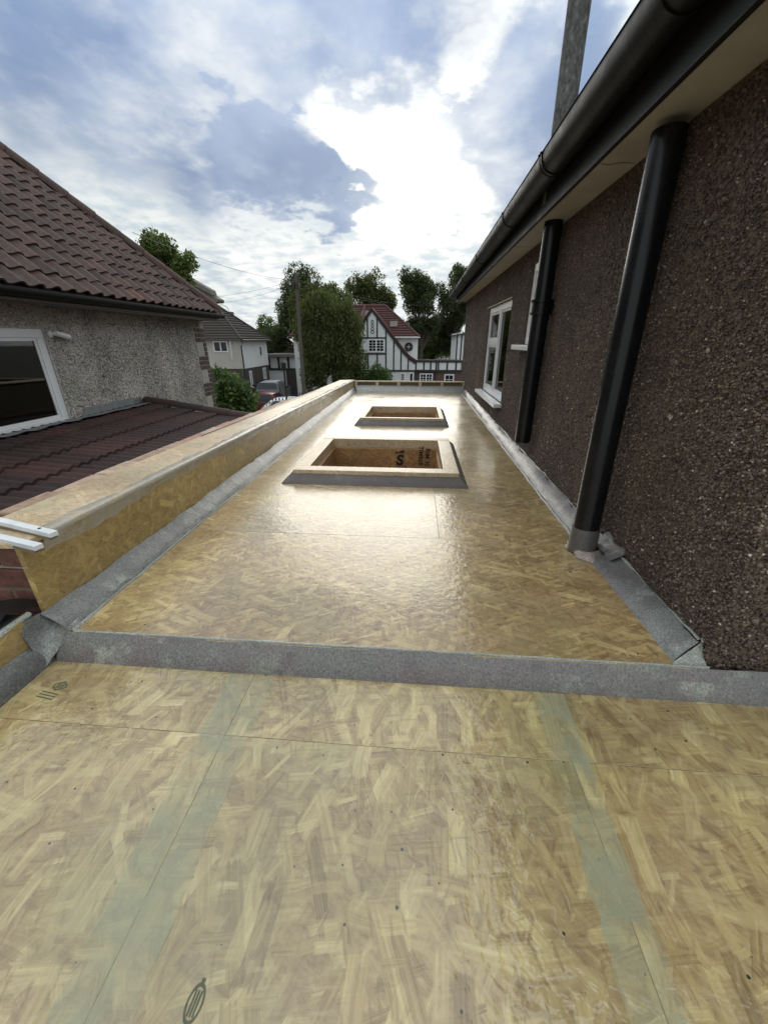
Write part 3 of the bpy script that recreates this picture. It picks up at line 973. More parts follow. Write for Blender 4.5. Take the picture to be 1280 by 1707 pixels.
for k in range(15):
    y = 1.22 + k * (bL + jt)
    o = link('brick', bt_, bw)
    shift(o, (-1.383 + random.uniform(-.004, .004), y, ztop(y) - .048 - random.uniform(0, .008)), (random.uniform(-.01, .01), 0, random.uniform(-.02, .02)))

# ---- two white battens lying over the end of the parapet
for lab, a, b, zz in (('white batten with a dark screw hole lying over the end of the parapet', (-1.60, 1.075), (-1.005, .905), .300),
                      ('plain white batten next to the brick wall end, resting on parapet corner', (-1.60, 1.005), (-1.005, .852), .288)):
    va, vb = Vector((*a, zz)), Vector((*b, zz))
    L = (vb - va).length
    ang = math.atan2(vb.y - va.y, vb.x - va.x)
    t = thing('batten', lab, 'batten', (va + vb) / 2)
    m = MB().box(-L / 2, L / 2, -.011, .011, -.007, .007).mesh('strip', 'white_wood', bevel=.0015)
    o = link('strip', m, t); o.location = (0, 0, 0)
    m2 = MB().box(-L / 2, L / 2 - .008, -.0105, .0105, -.016, -.0075).mesh('backing', 'timber_dark', bevel=.0015)
    o = link('backing', m2, t); o.location = (0, 0, 0)
    if 'screw' in lab:
        m3 = MB().lathe((0, 0, 0), [(.0001, .0), (.0045, .0), (.0045, .0012), (.0001, .0012)], 14).mesh('screw_hole', 'iron')
        o = link('screw_hole', m3, t); o.location = (L / 2 - .062, .001, .0071)
    t.rotation_euler = (0, 0, ang)

# ================================================================ the brown pebbledash house on the right
XW = .80
hs = thing('brown_house', 'dark brown pebbledash house wall with black gutter and downpipes', 'house', (3.0, 4.2, GZ))
YB, YE = .872, 7.55
WA = (3.90, 5.10, .255, 1.135)
WB = (2.88, 3.33, .775, 1.30)
m = MB()
wall_with_holes(m, 'x', XW, YB, YE, GZ, 1.41, [WA, WB], .09, 1)
m.add([(XW, YB, GZ), (6.5, YB, GZ), (6.5, YB, 1.41), (XW, YB, 1.41)], [(0, 1, 2, 3)])
m.add([(XW, YE, GZ), (6.5, YE, GZ), (6.5, YE, 1.41), (XW, YE, 1.41)], [(0, 1, 2, 3)])
m.add([(6.5, YB, GZ), (6.5, YE, GZ), (6.5, YE, 1.41), (6.5, YB, 1.41)], [(0, 1, 2, 3)])
wall = m.build('wall', 'dash_brown', hs)
def scatter(n, a0, a1, z0, z1, power=1.0):
    a = a0 + (a1 - a0) * rng.random(n) ** power
    z = z0 + (z1 - z0) * rng.random(n)
    return a, z
a, z = scatter(140000, YB, YE, .0, 1.40, 1.35)
ok = np.ones(len(a), bool)
for h in (WA, WB):
    ok &= ~((a > h[0] - .012) & (a < h[1] + .012) & (z > h[2] - .012) & (z < h[3] + .012))
dens = rng.random(len(a)) < .80 + .20 * np.sin(a * 7.3 + np.sin(z * 5.1) * 2) * np.sin(z * 8.7 + a * 2.2)
a, z = a[ok & dens], z[ok & dens]
cts = np.stack([np.full(len(a), XW - .0008) + rng.normal(0, .0012, len(a)), a, z], 1)
kind(link('pebbles', pebbles(cts, .0035, 0, 'stones_brown', 'pebbles'), wall), 'stuff')
a, z = scatter(22000, XW, 2.3, -.01, 1.35)
cts = np.stack([a, np.full(len(a), YB - .0008) + rng.normal(0, .0012, len(a)), z], 1)
kind(link('pebbles', pebbles(cts, .0045, 0, 'stones_brown', 'pebbles'), wall), 'stuff')
for ch in wall.children:
    ch.location = -world_loc(wall)
# a pale chip of mortar
MB().add([(.793, 1.290, .585), (.790, 1.31, .592), (.794, 1.318, .578), (.792, 1.30, .570), (.80, 1.30, .58)], [(0, 1, 2, 3), (0, 1, 4), (1, 2, 4), (2, 3, 4), (3, 0, 4)]).build('mortar_chip', 'mortar', hs)

def pvc_window(parent, axis, c, sgn, a0, a1, z0, z1, split=None, transom=None, fw=.05, sill=None, back='curtain', back_d=.10, glass='glass', name='window'):
    """frame, mullion, transom, panes and backing in an opening; c = plane of the wall, sgn = inward direction"""
    def B(m, p0, p1, q0, q1, d0, d1):
        if axis == 'x':
            return m.box(c + sgn * d0, c + sgn * d1, p0, p1, q0, q1)
        return m.box(p0, p1, c + sgn * d0, c + sgn * d1, q0, q1)
    w = MB()
    d0, d1 = .012, .062
    B(w, a0, a1, z0, z0 + fw, d0, d1); B(w, a0, a1, z1 - fw, z1, d0, d1)
    B(w, a0, a0 + fw, z0 + fw, z1 - fw, d0 + .001, d1); B(w, a1 - fw, a1, z0 + fw, z1 - fw, d0 + .001, d1)
    fr = w.build(name, 'white_pvc', parent, bevel=.004)
    cols = [(a0 + fw, a1 - fw)]
    if split:
        s = a0 + (a1 - a0) * split
        B(MB(), s - fw * .55, s + fw * .55, z0 + fw, z1 - fw, d0 - .003, d1 - .002).build('mullion', 'white_pvc', fr, bevel=.004)
        cols = [(a0 + fw, s - fw * .55), (s + fw * .55, a1 - fw)]
    for i, (p0, p1) in enumerate(cols):
        rows_ = [(z0 + fw, z1 - fw)]
        if transom and i == transom[0]:
            tz = z0 + (z1 - z0) * transom[1]
            B(MB(), p0, p1, tz - fw * .5, tz + fw * .5, d0 - .002, d1 - .003).build('transom', 'white_pvc', fr, bevel=.004)
            rows_ = [(z0 + fw, tz - fw * .5), (tz + fw * .5, z1 - fw)]
        for q0, q1 in rows_:
            B(MB(), p0 + .001, p1 - .001, q0 + .001, q1 - .001, d0 + .020, d0 + .026).build('pane', glass, fr)
            s_ = MB()
            e = fw * .35
            if e > .012:
                B(s_, p0 + .001, p1 - .001, q0 + .001, q0 + e, d0 + .008, d0 + .018); B(s_, p0 + .001, p1 - .001, q1 - e, q1 - .001, d0 + .008, d0 + .018)
                B(s_, p0 + .001, p0 + e, q0 + e, q1 - e, d0 + .008, d0 + .018); B(s_, p1 - e, p1 - .001, q0 + e, q1 - e, d0 + .008, d0 + .018)
                s_.build('sash', 'white_pvc', fr, bevel=.002)
    B(MB(), a0 + .004, a1 - .004, z0 + .004, z1 - .004, back_d, back_d + .02).build('window_back', back, fr)  # curtain, or with room_dark a dark sheet standing for the unlit room
    if sill:
        B(MB(), a0 - sill, a1 + sill, z0 - .036, z0 - .003, -.075, .03).build('sill', 'white_pvc', fr, bevel=.004)
    return fr
pvc_window(hs, 'x', XW, 1, *WA, split=.47, transom=(1, .60), fw=.058, sill=.06)
pvc_window(hs, 'x', XW, 1, *WB, fw=.05, sill=.06)
MB().box(XW - .012, XW - .001, WA[0] - .02, WA[1] + .06, WA[3] + .004, WA[3] + .012).build('drip_bead', 'cream_edge', hs)

# eaves
MB().box(.648, 6.5, YB - .25, YE + .14, 1.412, 1.430).build('soffit', 'soffit', hs)
crack = MB()
crack.add([(.66, 1.93, 1.4112), (.70, 1.945, 1.4112), (.74, 1.925, 1.4112), (.79, 1.94, 1.4112), (.79, 1.944, 1.4112), (.74, 1.931, 1.4112), (.70, 1.951, 1.4112), (.66, 1.934, 1.4112)], [(0, 1, 6, 7), (1, 2, 5, 6), (2, 3, 4, 5)])
crack.build('soffit_joint', 'iron', hs)
for yy in (3.35, 4.9, 6.4):
    MB().box(.66, .79, yy, yy + .004, 1.4108, 1.4118).build('soffit_joint', 'timber_dark', hs)
MB().box(.628, .6465, YB - .25, YE + .15, 1.400, 1.60).build('fascia', 'fascia', hs, bevel=.003)
gut = MB()
gr = .060
prof = []
for k in range(13):
    t = math.pi + math.pi * k / 12
    prof.append((math.cos(t) * gr, math.sin(t) * gr))
prof = [(-gr - .004, .016), (-gr, .016)] + [(-gr, 0)] + prof[1:-1] + [(gr, 0), (gr, .016)]
inn = [(p[0] * .93, p[1] * .93 + .002) for p in reversed(prof)]
gx, gz = .566, 1.530
ring0 = [(gx + p[0], YB - .25, gz + .006 + p[1]) for p in prof + inn]
ring1 = [(gx + p[0], YE + .16, gz - .035 + p[1]) for p in prof + inn]
gut.loft([ring0, ring1])
go = gut.build('gutter', 'gutter', hs, smooth=40)
for yy in (1.30, 2.20, 3.05, 4.30, 5.55, 6.7):
    zc = gz + .006 - .041 * (yy - YB + .25) / (YE - YB + .41)
    c = MB()
    p2 = [(gx + p[0] * 1.07, p[1] * 1.07 + zc) for p in prof]
    p3 = [(gx + p[0] * 1.0, p[1] * 1.0 + zc + .001) for p in reversed(prof)]
    for wv in ((0, .018), (.030, .046)) if yy == 2.20 else ((0, .016),):
        c.prism(p2 + p3, yy + wv[0], yy + wv[1], 'y')
    c.build('gutter_clip', 'gutter', go, smooth=40)
# main roof slope above the gutter, in courses
rf = None
slope = R(38)
for k in range(16):
    x0 = .575 + k * .26 * math.cos(slope)
    z0 = 1.562 + k * .26 * math.sin(slope)
    x1 = x0 + .32 * math.cos(slope)
    z1 = z0 + .32 * math.sin(slope)
    q = MB().prism([(x0, z0), (x1, z1 - .014), (x1, z1 - .026), (x0 + .004, z0 - .014)], YB - .22, YE + .12, 'y')
    if rf is None:
        rf = q.build('roof', 'tile_dark', hs)
    else:
        q.build('tile_course', 'tile_dark', rf)
# downpipes
def downpipe(x, y, z0, z1, r, collar=None, sleeve=False, base_dx=0, base_dy=0):
    m = MB().tube([(x + base_dx, y + base_dy, z0), (x, y, z1)], r, 28)
    p = m.build('downpipe', 'black_pvc', hs, smooth=40)
    if collar:
        t = (collar - z0) / (z1 - z0)
        cx_, cy_ = x + base_dx * (1 - t), y + base_dy * (1 - t)
        MB().lathe((cx_, cy_, collar), [(r + .001, -.042), (r + .013, -.041), (r + .013, -.028), (r + .006, -.025), (r + .006, .022), (r + .014, .025), (r + .014, .040), (r + .001, .042)], 28).build('collar', 'black_pvc', p, smooth=30)
        MB().box(cx_ + r, XW, cy_ - .02, cy_ + .02, collar - .02, collar + .02).build('bracket', 'black_pvc', p, bevel=.002)
        for s in (-1, 1):
            MB().lathe((cx_ + r + .012, cy_ + s * .012, collar - .001), [(.0001, -.028), (.005, -.028), (.005, .028), (.0001, .028)], 8, 'y').build('screw', 'iron', p)
    if sleeve:
        MB().tube([(x + base_dx, y + base_dy, z0), (x + base_dx * .925, y + base_dy * .925, z0 + .10)], [r + .006, r + .0035], 28).build('sleeve', 'band_rough', p, smooth=40)
    return p
p1 = downpipe(.742, 1.62, .004, 1.385, .049, sleeve=True, base_dx=-.040, base_dy=-.14)
p2 = downpipe(.735, 2.72, .165, 1.50, .050, collar=.985)
# lump of bandage round the pipe foot
vs, fs = [], []
n = 26
for j, (rr_, zz_) in enumerate(((.098, .003), (.082, .016), (.060, .026))):
    for k in range(n):
        t = 2 * math.pi * k / n
        q = rr_ * (1 + .16 * math.sin(3 * t + 1) + .10 * math.sin(7 * t) + random.uniform(-.05, .05)) if j < 2 else rr_
        vs.append((.712 + q * math.cos(t) * .82 + (.012 if j == 0 else 0), 1.475 + q * math.sin(t) * .82, zz_ + random.uniform(-.002, .003)))
for j in range(2):
    fs += [(j * n + k, j * n + (k + 1) % n, (j + 1) * n + (k + 1) % n, (j + 1) * n + k) for k in range(n)]
MB().add(vs, fs).build('pipe_flashing', bandage('bandage_foot', (.33, .27, .23), (.40, .30, .26), (.38, .38, .33), .7, 1, .3), p1, smooth='all')
vs, fs = [], []
for k in range(9):
    y = 1.34 + k * .022
    vs += [(.752, y, .030 + random.uniform(0, .01)), (.792, y, .052 + random.uniform(0, .016)), (.797, y, .074 + random.uniform(-.006, .02))]
for k in range(8):
    for j in range(2):
        fs.append((k * 3 + j, k * 3 + j + 1, (k + 1) * 3 + j + 1, (k + 1) * 3 + j))
MB().add(vs, fs).build('loose_bandage', 'band_right', ext, smooth='all')
# weathered vent pipe rising through the eaves
MB().tube([(.672, 2.56, 1.45), (.664, 2.56, 2.3), (.66, 2.56, 3.2)], .050, 24).build('vent_pipe', 'vent', hs, smooth=40)

# ================================================================ neighbour house on the left
XN = -3.8
nb = thing('grey_house', 'grey pebbledash house with brown pantile hip roof and white window', 'house', (-7.0, 4.5, GZ))
YN1 = 7.35
NW = (2.55, 4.075, -.045, .912)
m = MB()
wall_with_holes(m, 'x', XN, -1.5, YN1, GZ, 1.20, [NW], .10, -1)
m.add([(XN, YN1, GZ), (-11, YN1, GZ), (-11, YN1, 1.2), (XN, YN1, 1.2)], [(0, 1, 2, 3)])
nwall = m.build('wall', 'dash_grey', nb)
a, z = scatter(44000, 2.6, YN1 - .12, -.25, 1.13)
ok = ~((a > NW[0] - .015) & (a < NW[1] + .015) & (z > NW[2] - .02) & (z < NW[3] + .015))
a, z = a[ok], z[ok]
cts = np.stack([np.full(len(a), XN + .001) + rng.normal(0, .002, len(a)), a, z], 1)
kind(link('pebbles', pebbles(cts, .0068, 0, 'stones_grey', 'pebbles'), nwall), 'stuff')
nwall.children[0].location = -world_loc(nwall)
# brick quoin at the corner
qb_ = MB().box(0, .02, -.215, 0, 0, bH).mesh('quoin_brick', 'brick_dark', bevel=.003, seg=1)
qs_ = MB().box(0, .02, -.102, 0, 0, bH).mesh('quoin_brick_half', 'brick_dark', bevel=.003, seg=1)
for r in range(22):
    z = .93 - r * .075
    big = (r // 3) % 2 == 0
    o = link('brick', qb_ if big else qs_, nwall)
    shift(o, (XN - .005, YN1 + .001, z))
    if big:
        o = link('brick', qs_, nwall)
        shift(o, (XN - .005, YN1 - .225, z))
MB().box(XN - .01, XN + .008, YN1 - .33, YN1 + .002, -.75, 1.0).build('quoin_mortar', 'mortar', nwall)
pvc_window(nb, 'x', XN, -1, *NW, fw=.085, sill=.05, back='room', back_d=.35)
MB().box(XN - .30, XN - .26, 2.6, 4.0, .46, .475).build('blind_rail', 'curtain', nb)
# small alarm light by the window
li = MB().tube([(XN + .01, 4.14, .86), (XN + .05, 4.17, .87)], .016, 12)
lo = li.build('security_light', 'white_pvc', nb, smooth=40)
MB().tube([(XN + .05, 4.16, .872), (XN + .07, 4.30, .835)], [.026, .030], 14).build('lamp_head', 'white_pvc', lo, smooth=40)
MB().lathe((XN + .004, 4.14, .86), [(.032, 0), (.032, .014), (.018, .02)], 14, 'x').build('base_plate', 'white_pvc', lo, smooth=40)
MB().box(XN + .001, XN + .02, 5.0, 5.16, .985, .995).build('wall_fixing', 'stone_cap', nb)
# eaves
MB().box(XN - .2, -3.50, -1.6, YN1 + .05, 1.125, 1.145).build('soffit', 'timber_dark', nb)
MB().box(-3.53, -3.505, -1.6, YN1 + .06, 1.105, 1.255).build('fascia', 'fascia', nb)
gprof = [(-3.45 + p[0] * .85, 1.205 + p[1] * .85) for p in prof + inn]
gg = MB().prism(gprof, -1.6, YN1 + .08, 'y')
gg.build('gutter', 'gutter', nb, smooth=40)
# pantile roof: hip roof, 45 degree pitch, far hip runs up from the corner
EX, EZ, EY = -3.47, 1.240, YN1 + .06
tw, gauge = .184, .200
c45 = math.cos(R(45))
def pantile(w, L, amp):
    """S-shaped tile: x' across (world y), y' up the slope"""
    n = 11
    pr = []
    for k in range(n):
        s = k / (n - 1)
        zz = amp * (math.sin(s * 2 * math.pi + math.pi * 1.05)) * (.62 if math.sin(s * 2 * math.pi + math.pi * 1.05) < 0 else 1.0)
        pr.append((s * w * 1.10 - w * .05, zz))
    m = MB()
    vs = []
    for (d, lift) in ((0, .030), (L, .004)):
        for a_, z_ in pr:
            vs.append((-d * c45 - (z_ + lift) * -c45, a_, d * c45 + (z_ + lift) * c45))
    for a_, z_ in pr:
        vs.append(((z_ + .010) * c45, a_, (z_ + .010) * c45))
    fs = [(k, k + 1, n + k + 1, n + k) for k in range(n - 1)] + [(2 * n + k, 2 * n + k + 1, k + 1, k) for k in range(n - 1)]
    m.add(vs, fs)
    return m.mesh('pantile', 'tile_brown', smooth=50)
pt = pantile(tw, .262, .024)
nroof = MB()
top = 4.3
nroof.add([(EX, -1.7, EZ - .02), (EX, EY, EZ - .02), (EX - top, EY - top, EZ + top - .02), (EX - top, -1.7, EZ + top - .02),
           (EX - top * 2, EY, EZ - .02), (EX - 2 * top, -1.7, EZ - .02)], [(0, 1, 2, 3), (1, 4, 2), (2, 4, 5, 3)])
nro = nroof.build('roof', 'tile_dark', nb)
cand = []
for r in range(31):
    d = r * gauge * c45
    ym = EY - d - .02
    c = 0
    while True:
        y = EY - .04 - (c + 1) * tw - (0 if True else 0)
        c += 1
        if y < -1.2:
            break
        if y + tw * .6 > ym:
            continue
        cand.append((r, d, y))
# those in front of the camera show; nearer the camera and higher up they leave the frame
def seen(x, y, z):
    v = Vector((x, y, z - .8))
    f = Vector((-.0733, .9127, -.4021)); u = Vector((-.0322, .4008, .9156)); rt = Vector((.9968, .08, 0))
    w = v.dot(f)
    return w > .1 and abs(v.dot(rt) / w) < 1.06 and abs(v.dot(u) / w) < 1.4
vis = [q for q in cand if seen(EX - q[1] * 1.0, q[2] + tw, EZ + q[1])]
vis.sort(key=lambda q: q[1] ** 2 + q[2] ** 2)
single = set(vis[:300])
for q in cand:
    pass
rest_v, rest_f = [], []
base_v = np.array([v.co[:] for v in pt.vertices])
base_f = [tuple(p.vertices) for p in pt.polygons]
for q in cand:
    r, d, y = q
    loc = (EX - d, y + random.uniform(-.004, .004), EZ + d + random.uniform(-.002, .003))
    if q in single:
        o = link('pantile', pt, nro)
        shift(o, loc, (random.uniform(-.010, .010), random.uniform(-.02, .02), random.uniform(-.018, .018)))
    else:
        k = len(rest_v)
        rest_v += [tuple(p) for p in base_v + np.array(loc)]
        rest_f += [tuple(i + k for i in f) for f in base_f]
if rest_v:
    o = kind(MB().add(rest_v, rest_f).build('pantile_field', 'tile_brown', nro, smooth=50), 'stuff')
# hip tiles over the far hip
hd = Vector((-1, -1, 1)).normalized()
hm = MB()
hL = .36
ring = lambda c0, rr_: [c0 + (Vector((1, -1, 0)).normalized() * math.cos(t) + Vector((1, 1, 2)).normalized() * math.sin(t)) * rr_ for t in [math.pi * k / 8 - .25 + .5 * k / 8 for k in range(9)]]
hm.loft([ring(Vector((0, 0, 0)), .088), ring(hd * hL, .078)], closed=False, caps=False)
hme = hm.mesh('hip_tile', 'tile_brown', smooth=50)
for k in range(14):
    o = link('hip_tile', hme, nro)
    shift(o, Vector((EX - .02, EY - .02, EZ + .035)) + hd * (k * .315) + Vector((0, 0, random.uniform(-.004, .006))))

# white house far behind the cream one, its coping and dish showing above the roofs
bay = thing('white_house', 'white rendered house with weathered sloping coping behind the pantile hip', 'house', (-21.5, 42, GZ))
MB().box(-27, -19.35, 39.9, 40.5, GZ, 4.02).build('wall', 'render_white', bay)
MB().prism([(-27.5, 9.2), (-20.6, 5.85), (-19.2, 4.75), (-18.45, 4.30), (-18.55, 4.05), (-19.3, 4.03), (-27.5, 4.03)], 39.4, 40.7, 'y').build('roof', 'stone_cap', bay, bevel=.05)
MB().prism([(-21.0, 6.15), (-18.95, 5.05), (-18.85, 4.60), (-21.0, 5.65)], 39.1, 40.2, 'y').build('coping', 'stone_cap', bay, bevel=.05)
cir = [(-18.3 + .62 * math.cos(t), 39.6, 3.25 + .62 * math.sin(t)) for t in [2 * math.pi * k / 24 for k in range(25)]]
MB().tube(cir, .022, 5).build('satellite_ring', 'wire', bay)
MB().tube([(-19.4, 40.05, 3.25), (-18.9, 39.7, 3.25)], .03, 5).build('bracket', 'wire', bay)

# ---- lean-to with interlocking tiles
lt = thing('lean_to', 'low lean-to roof of dark red interlocking tiles against grey pebbledash wall', 'lean-to roof', (-2.6, 3.2, GZ))
LX0, LZ0, LX1, LZ1 = -3.78, -.005, -1.44, -.34
LY0, LY1 = 1.0, 5.33
ls = (LZ1 - LZ0) / (LX1 - LX0)
MB().box(-3.78, -1.45, LY1 - .12, LY1 - .02, GZ, -.40).build('wall', 'brick_far', lt)
MB().add([(LX0, LY0, LZ0 - .03), (LX0, LY1, LZ0 - .03), (LX1, LY1, LZ1 - .03), (LX1, LY0, LZ1 - .03)], [(0, 1, 2, 3)]).build('roof_deck', 'tile_dark', lt)
lw, lg = .306, .335
def roll_tile(w, L):
    n = 19
    pr = []
    for k in range(n):
        s = k / (n - 1)
        q = (s * 3) % 1.0
        pr.append((s * w * 1.02, .020 * max(0, math.sin(q * math.pi)) ** 1.6))
    m = MB()
    vs = []
    for d, lift in ((0, .006), (L, .034)):
        for a_, z_ in pr:
            vs.append((d, a_, z_ + lift + d * ls))
    for a_, z_ in pr:
        vs.append((L, a_, .004 + L * ls + z_))
    fs = [(k, k + 1, n + k + 1, n + k) for k in range(n - 1)] + [(n + k, n + k + 1, 2 * n + k + 1, 2 * n + k) for k in range(n - 1)]
    m.add(vs, fs)
    return m.mesh('roof_tile', 'tile_red', smooth=55)
rt_ = roll_tile(lw, lg + .07)
for r in range(7):
    for c in range(14):
        y = LY1 - .06 - (c + 1) * lw
        x = LX0 + r * lg
        o = link('roof_tile', rt_, lt)
        shift(o, (x, y + random.uniform(-.003, .003), LZ0 + r * lg * ls + random.uniform(-.002, .002)), (0, random.uniform(-.004, .004), random.uniform(-.006, .006)))
# verge ridge tiles down the far edge
vL = .42
vm = MB()
rings = []
for d, rr_ in ((0, .082), (vL, .090)):
    rings.append([(d, math.cos(t) * rr_, math.sin(t) * rr_ * .8 + d * ls) for t in [math.pi * k / 9 for k in range(10)]])
vm.loft(rings, closed=False, caps=False)
vme = vm.mesh('verge_tile', 'tile_red', smooth=50)
for k in range(6):
    o = link('verge_tile', vme, lt)
    shift(o, (LX0 + .02 + k * .39, LY1 - .01, LZ0 + .035 + k * .39 * ls))
MB().lathe((LX0 + .01, LY1 - .01, LZ0 + .05), [(.0001, 0), (.075, 0), (.07, .02), (.0001, .02)], 16, 'x').build('verge_mortar', 'mortar', lt)
# lead flashing stepped along the wall
vs, fs = [], []
nf = 44
for k in range(nf + 1):
    y = 1.4 + (LY1 - .05 - 1.4) * k / nf
    top_ = .045 + random.uniform(-.012, .014) + (.05 if y > 4.25 else -.055)
    for q, (x_, z_) in enumerate(((XN + .012, top_), (XN + .022, .012 + random.uniform(-.004, .004)), (XN + .20 + random.uniform(-.018, .018), LZ0 + .056 + .20 * ls + random.uniform(-.004, .01)))):
        vs.append((x_, y, z_))
for k in range(nf):
    for j in range(2):
        fs.append((k * 3 + j, k * 3 + j + 1, (k + 1) * 3 + j + 1, (k + 1) * 3 + j))
MB().add(vs, fs).build('flashing', 'lead', lt, smooth=30)

# ================================================================ things beyond
def window_far(parent, axis, c, sgn, a0, a1, z0, z1, cols=2, rows_=1, fw=.07, frame='white_pvc', glaz='room', bar=.03):
    def B(m, p0, p1, q0, q1, d0, d1):
        return m.box(c + sgn * d0, c + sgn * d1, p0, p1, q0, q1) if axis == 'x' else m.box(p0, p1, c + sgn * d0, c + sgn * d1, q0, q1)
    m = MB()
    B(m, a0, a1, z0, z0 + fw, -.02, .05); B(m, a0, a1, z1 - fw, z1, -.02, .05)
    B(m, a0, a0 + fw, z0 + fw, z1 - fw, -.02, .049); B(m, a1 - fw, a1, z0 + fw, z1 - fw, -.02, .049)
    for k in range(1, cols):
        s = a0 + (a1 - a0) * k / cols
        B(m, s - fw * .5, s + fw * .5, z0 + fw, z1 - fw, -.02, .047)
    fr = m.build('window', frame, parent)
    for k in range(cols):
        p0 = a0 + (a1 - a0) * k / cols + fw * (1 if k == 0 else .5)
        p1 = a0 + (a1 - a0) * (k + 1) / cols - fw * (1 if k == cols - 1 else .5)
        B(MB(), p0, p1, z0 + fw, z1 - fw, .001, .012).build('pane', 'window_pane', fr)
        if rows_ > 1:
            b_ = MB()
            for r in range(1, rows_):
                q = z0 + fw + (z1 - z0 - 2 * fw) * r / rows_
                B(b_, p0, p1, q - bar / 2, q + bar / 2, .013, .030)
            B(b_, (p0 + p1) / 2 - bar / 2, (p0 + p1) / 2 + bar / 2, z0 + fw, z1 - fw, .013, .031)
            b_.build('glazing_bar', frame, fr)
    return fr
mw, tw_, bw_ = new_mat('window_pane')
setp(tw_, bw_, base=(.012, .015, .02), rough=.05, spec=.35)
M['window_pane'] = mw

# ---- timbered house across the road (y = 36)
TY = 36.0
td = thing('timbered_house', 'white house with black timber framing, swept gable and red tiled roof', 'house', (-3.5, TY + 3, GZ))
# body
MB().box(-10.9, -.03, TY + .6, TY + 7.5, GZ, 1.05).build('wall', 'render_white', td)
MB().box(-5.8, -.27, TY + .02, TY + .62, GZ, -.7).build('porch_wall', 'render_white', td)
# swept gable front (profile in x,z)
gp = [(-5.4, GZ + 2.2), (-5.4, 1.55), (-4.92, 1.80), (-3.90, 3.10), (-2.95, 2.02), (-2.0, .86), (-1.1, -.22), (-.62, -.66), (-.20, -.92), (-.20, -1.55), (-5.4, -1.55)]
MB().prism([(-5.4, -1.55), (-5.4, 1.30), (-4.92, 1.80), (-3.90, 3.10), (-2.95, 2.02), (-2.0, .86), (-1.1, -.22), (-.62, -.66), (-.20, -.92), (-.20, -1.55)], TY, TY + .6, 'y').build('gable', 'render_white', td)
# barge boards along the gable
def strip(name, pts, w, y0, y1, mat, parent):
    vs, n = [], len(pts)
    for i, p in enumerate(pts):
        p = Vector(p)
        a_ = Vector(pts[max(i - 1, 0)]); b_ = Vector(pts[min(i + 1, n - 1)])
        nrm = Vector((-(b_ - a_).y, (b_ - a_).x)).normalized() * w / 2
        for y in (y0, y1):
            vs += [(p.x + nrm.x, y, p.y + nrm.y), (p.x - nrm.x, y, p.y - nrm.y)]
    fs = []
    for i in range(n - 1):
        q = 4 * i
        fs += [(q, q + 1, q + 5, q + 4), (q + 2, q + 3, q + 7, q + 6), (q, q + 2, q + 6, q + 4), (q + 1, q + 3, q + 7, q + 5)]
    fs += [(0, 1, 3, 2), (4 * n - 4, 4 * n - 3, 4 * n - 1, 4 * n - 2)]
    return MB().add(vs, fs).build(name, mat, parent)
edge = [(-5.15, 1.55), (-4.92, 1.84), (-3.90, 3.13), (-2.95, 2.05), (-2.0, .90), (-1.1, -.18), (-.62, -.62), (-.15, -.90)]
strip('barge_board', edge, .26, TY - .10, TY + .02, 'black_beam', td)
strip('gable_roof_edge', [(p[0], p[1] + .16) for p in edge], .10, TY - .14, TY + 1.2, 'tile_tudor', td)
def beam(x0, x1, z0, z1, y=TY):
    MB().box(x0, x1, y - .05, y + .01, z0, z1).build('timber_beam', 'black_beam', td, bevel=.008, seg=1)
for x, zb, zt in ((-5.02, 1.08, 1.70), (-4.28, 1.08, 2.55), (-3.46, 1.08, 2.55), (-2.72, -1.5, 1.70), (-2.05, -1.5, .86), (-1.42, -1.5, .12), (-.80, -1.5, -.55), (-4.28, -1.5, -.18), (-3.46, -1.5, -.18), (-5.02, -1.5, .95)):
    beam(x - .055, x + .055, zb, zt, TY - .001)
beam(-5.4, -2.72, .96, 1.08); beam(-5.4, -2.72, -.28, -.16)
beam(-5.4, 3.9, -1.66, -1.52, TY - .005)
# flourish on the gable: scrolled ironwork
for sx in (1, -1):
    pts = []
    for k in range(34):
        t = k / 33
        pts.append((-3.86 + sx * .14 * math.sin(t * 13) * (1 - .3 * t), TY - .02, 1.35 + t * 1.05))
    MB().tube(pts, .025, 5).build('scrollwork', 'black_beam', td)
window_far(td, 'y', TY, -1, -4.25, -2.85, -.10, .94, 2, 4, .10)
# main hipped roof
ro = MB()
R0 = (-11.3, .30)
zE, zR = 1.10, 3.66
ro.add([(-11.3, TY + .2, zE), (.12, TY + .2, zE), (.12, TY + 7.8, zE), (-11.3, TY + 7.8, zE), (-9.6, TY + 3.4, zR), (-3.0, TY + 3.4, zR)],
       [(0, 1, 5, 4), (1, 2, 5), (2, 3, 4, 5), (3, 0, 4), (0, 3, 2, 1)])
troof = ro.build('roof', 'tile_tudor', td)
for k in range(13):
    t = (k + .5) / 13
    x0 = -11.3 + 1.7 * t
    x1 = .12 - 3.12 * t
    y = TY + .2 + 3.2 * t
    z = zE + (zR - zE) * t
    MB().box(x0, x1, y - .05, y + .03, z + .005, z + .065).build('tile_course', 'tile_tudor', troof)
MB().tube([(-9.6, TY + 3.4, zR + .03), (-3.0, TY + 3.4, zR + .03)], .11, 8).build('ridge_tile', 'tile_tudor', troof)
MB().tube([(.12, TY + .2, zE + .03), (-3.0, TY + 3.4, zR + .03)], .09, 8).build('hip_tile', 'tile_tudor', troof)
MB().tube([(-4.9, TY + .4, 1.3), (-4.9, TY + 3.3, zR + .02)], .13, 6).build('valley_tile', 'tile_tudor', troof)
sl = (zR - zE) / 3.2
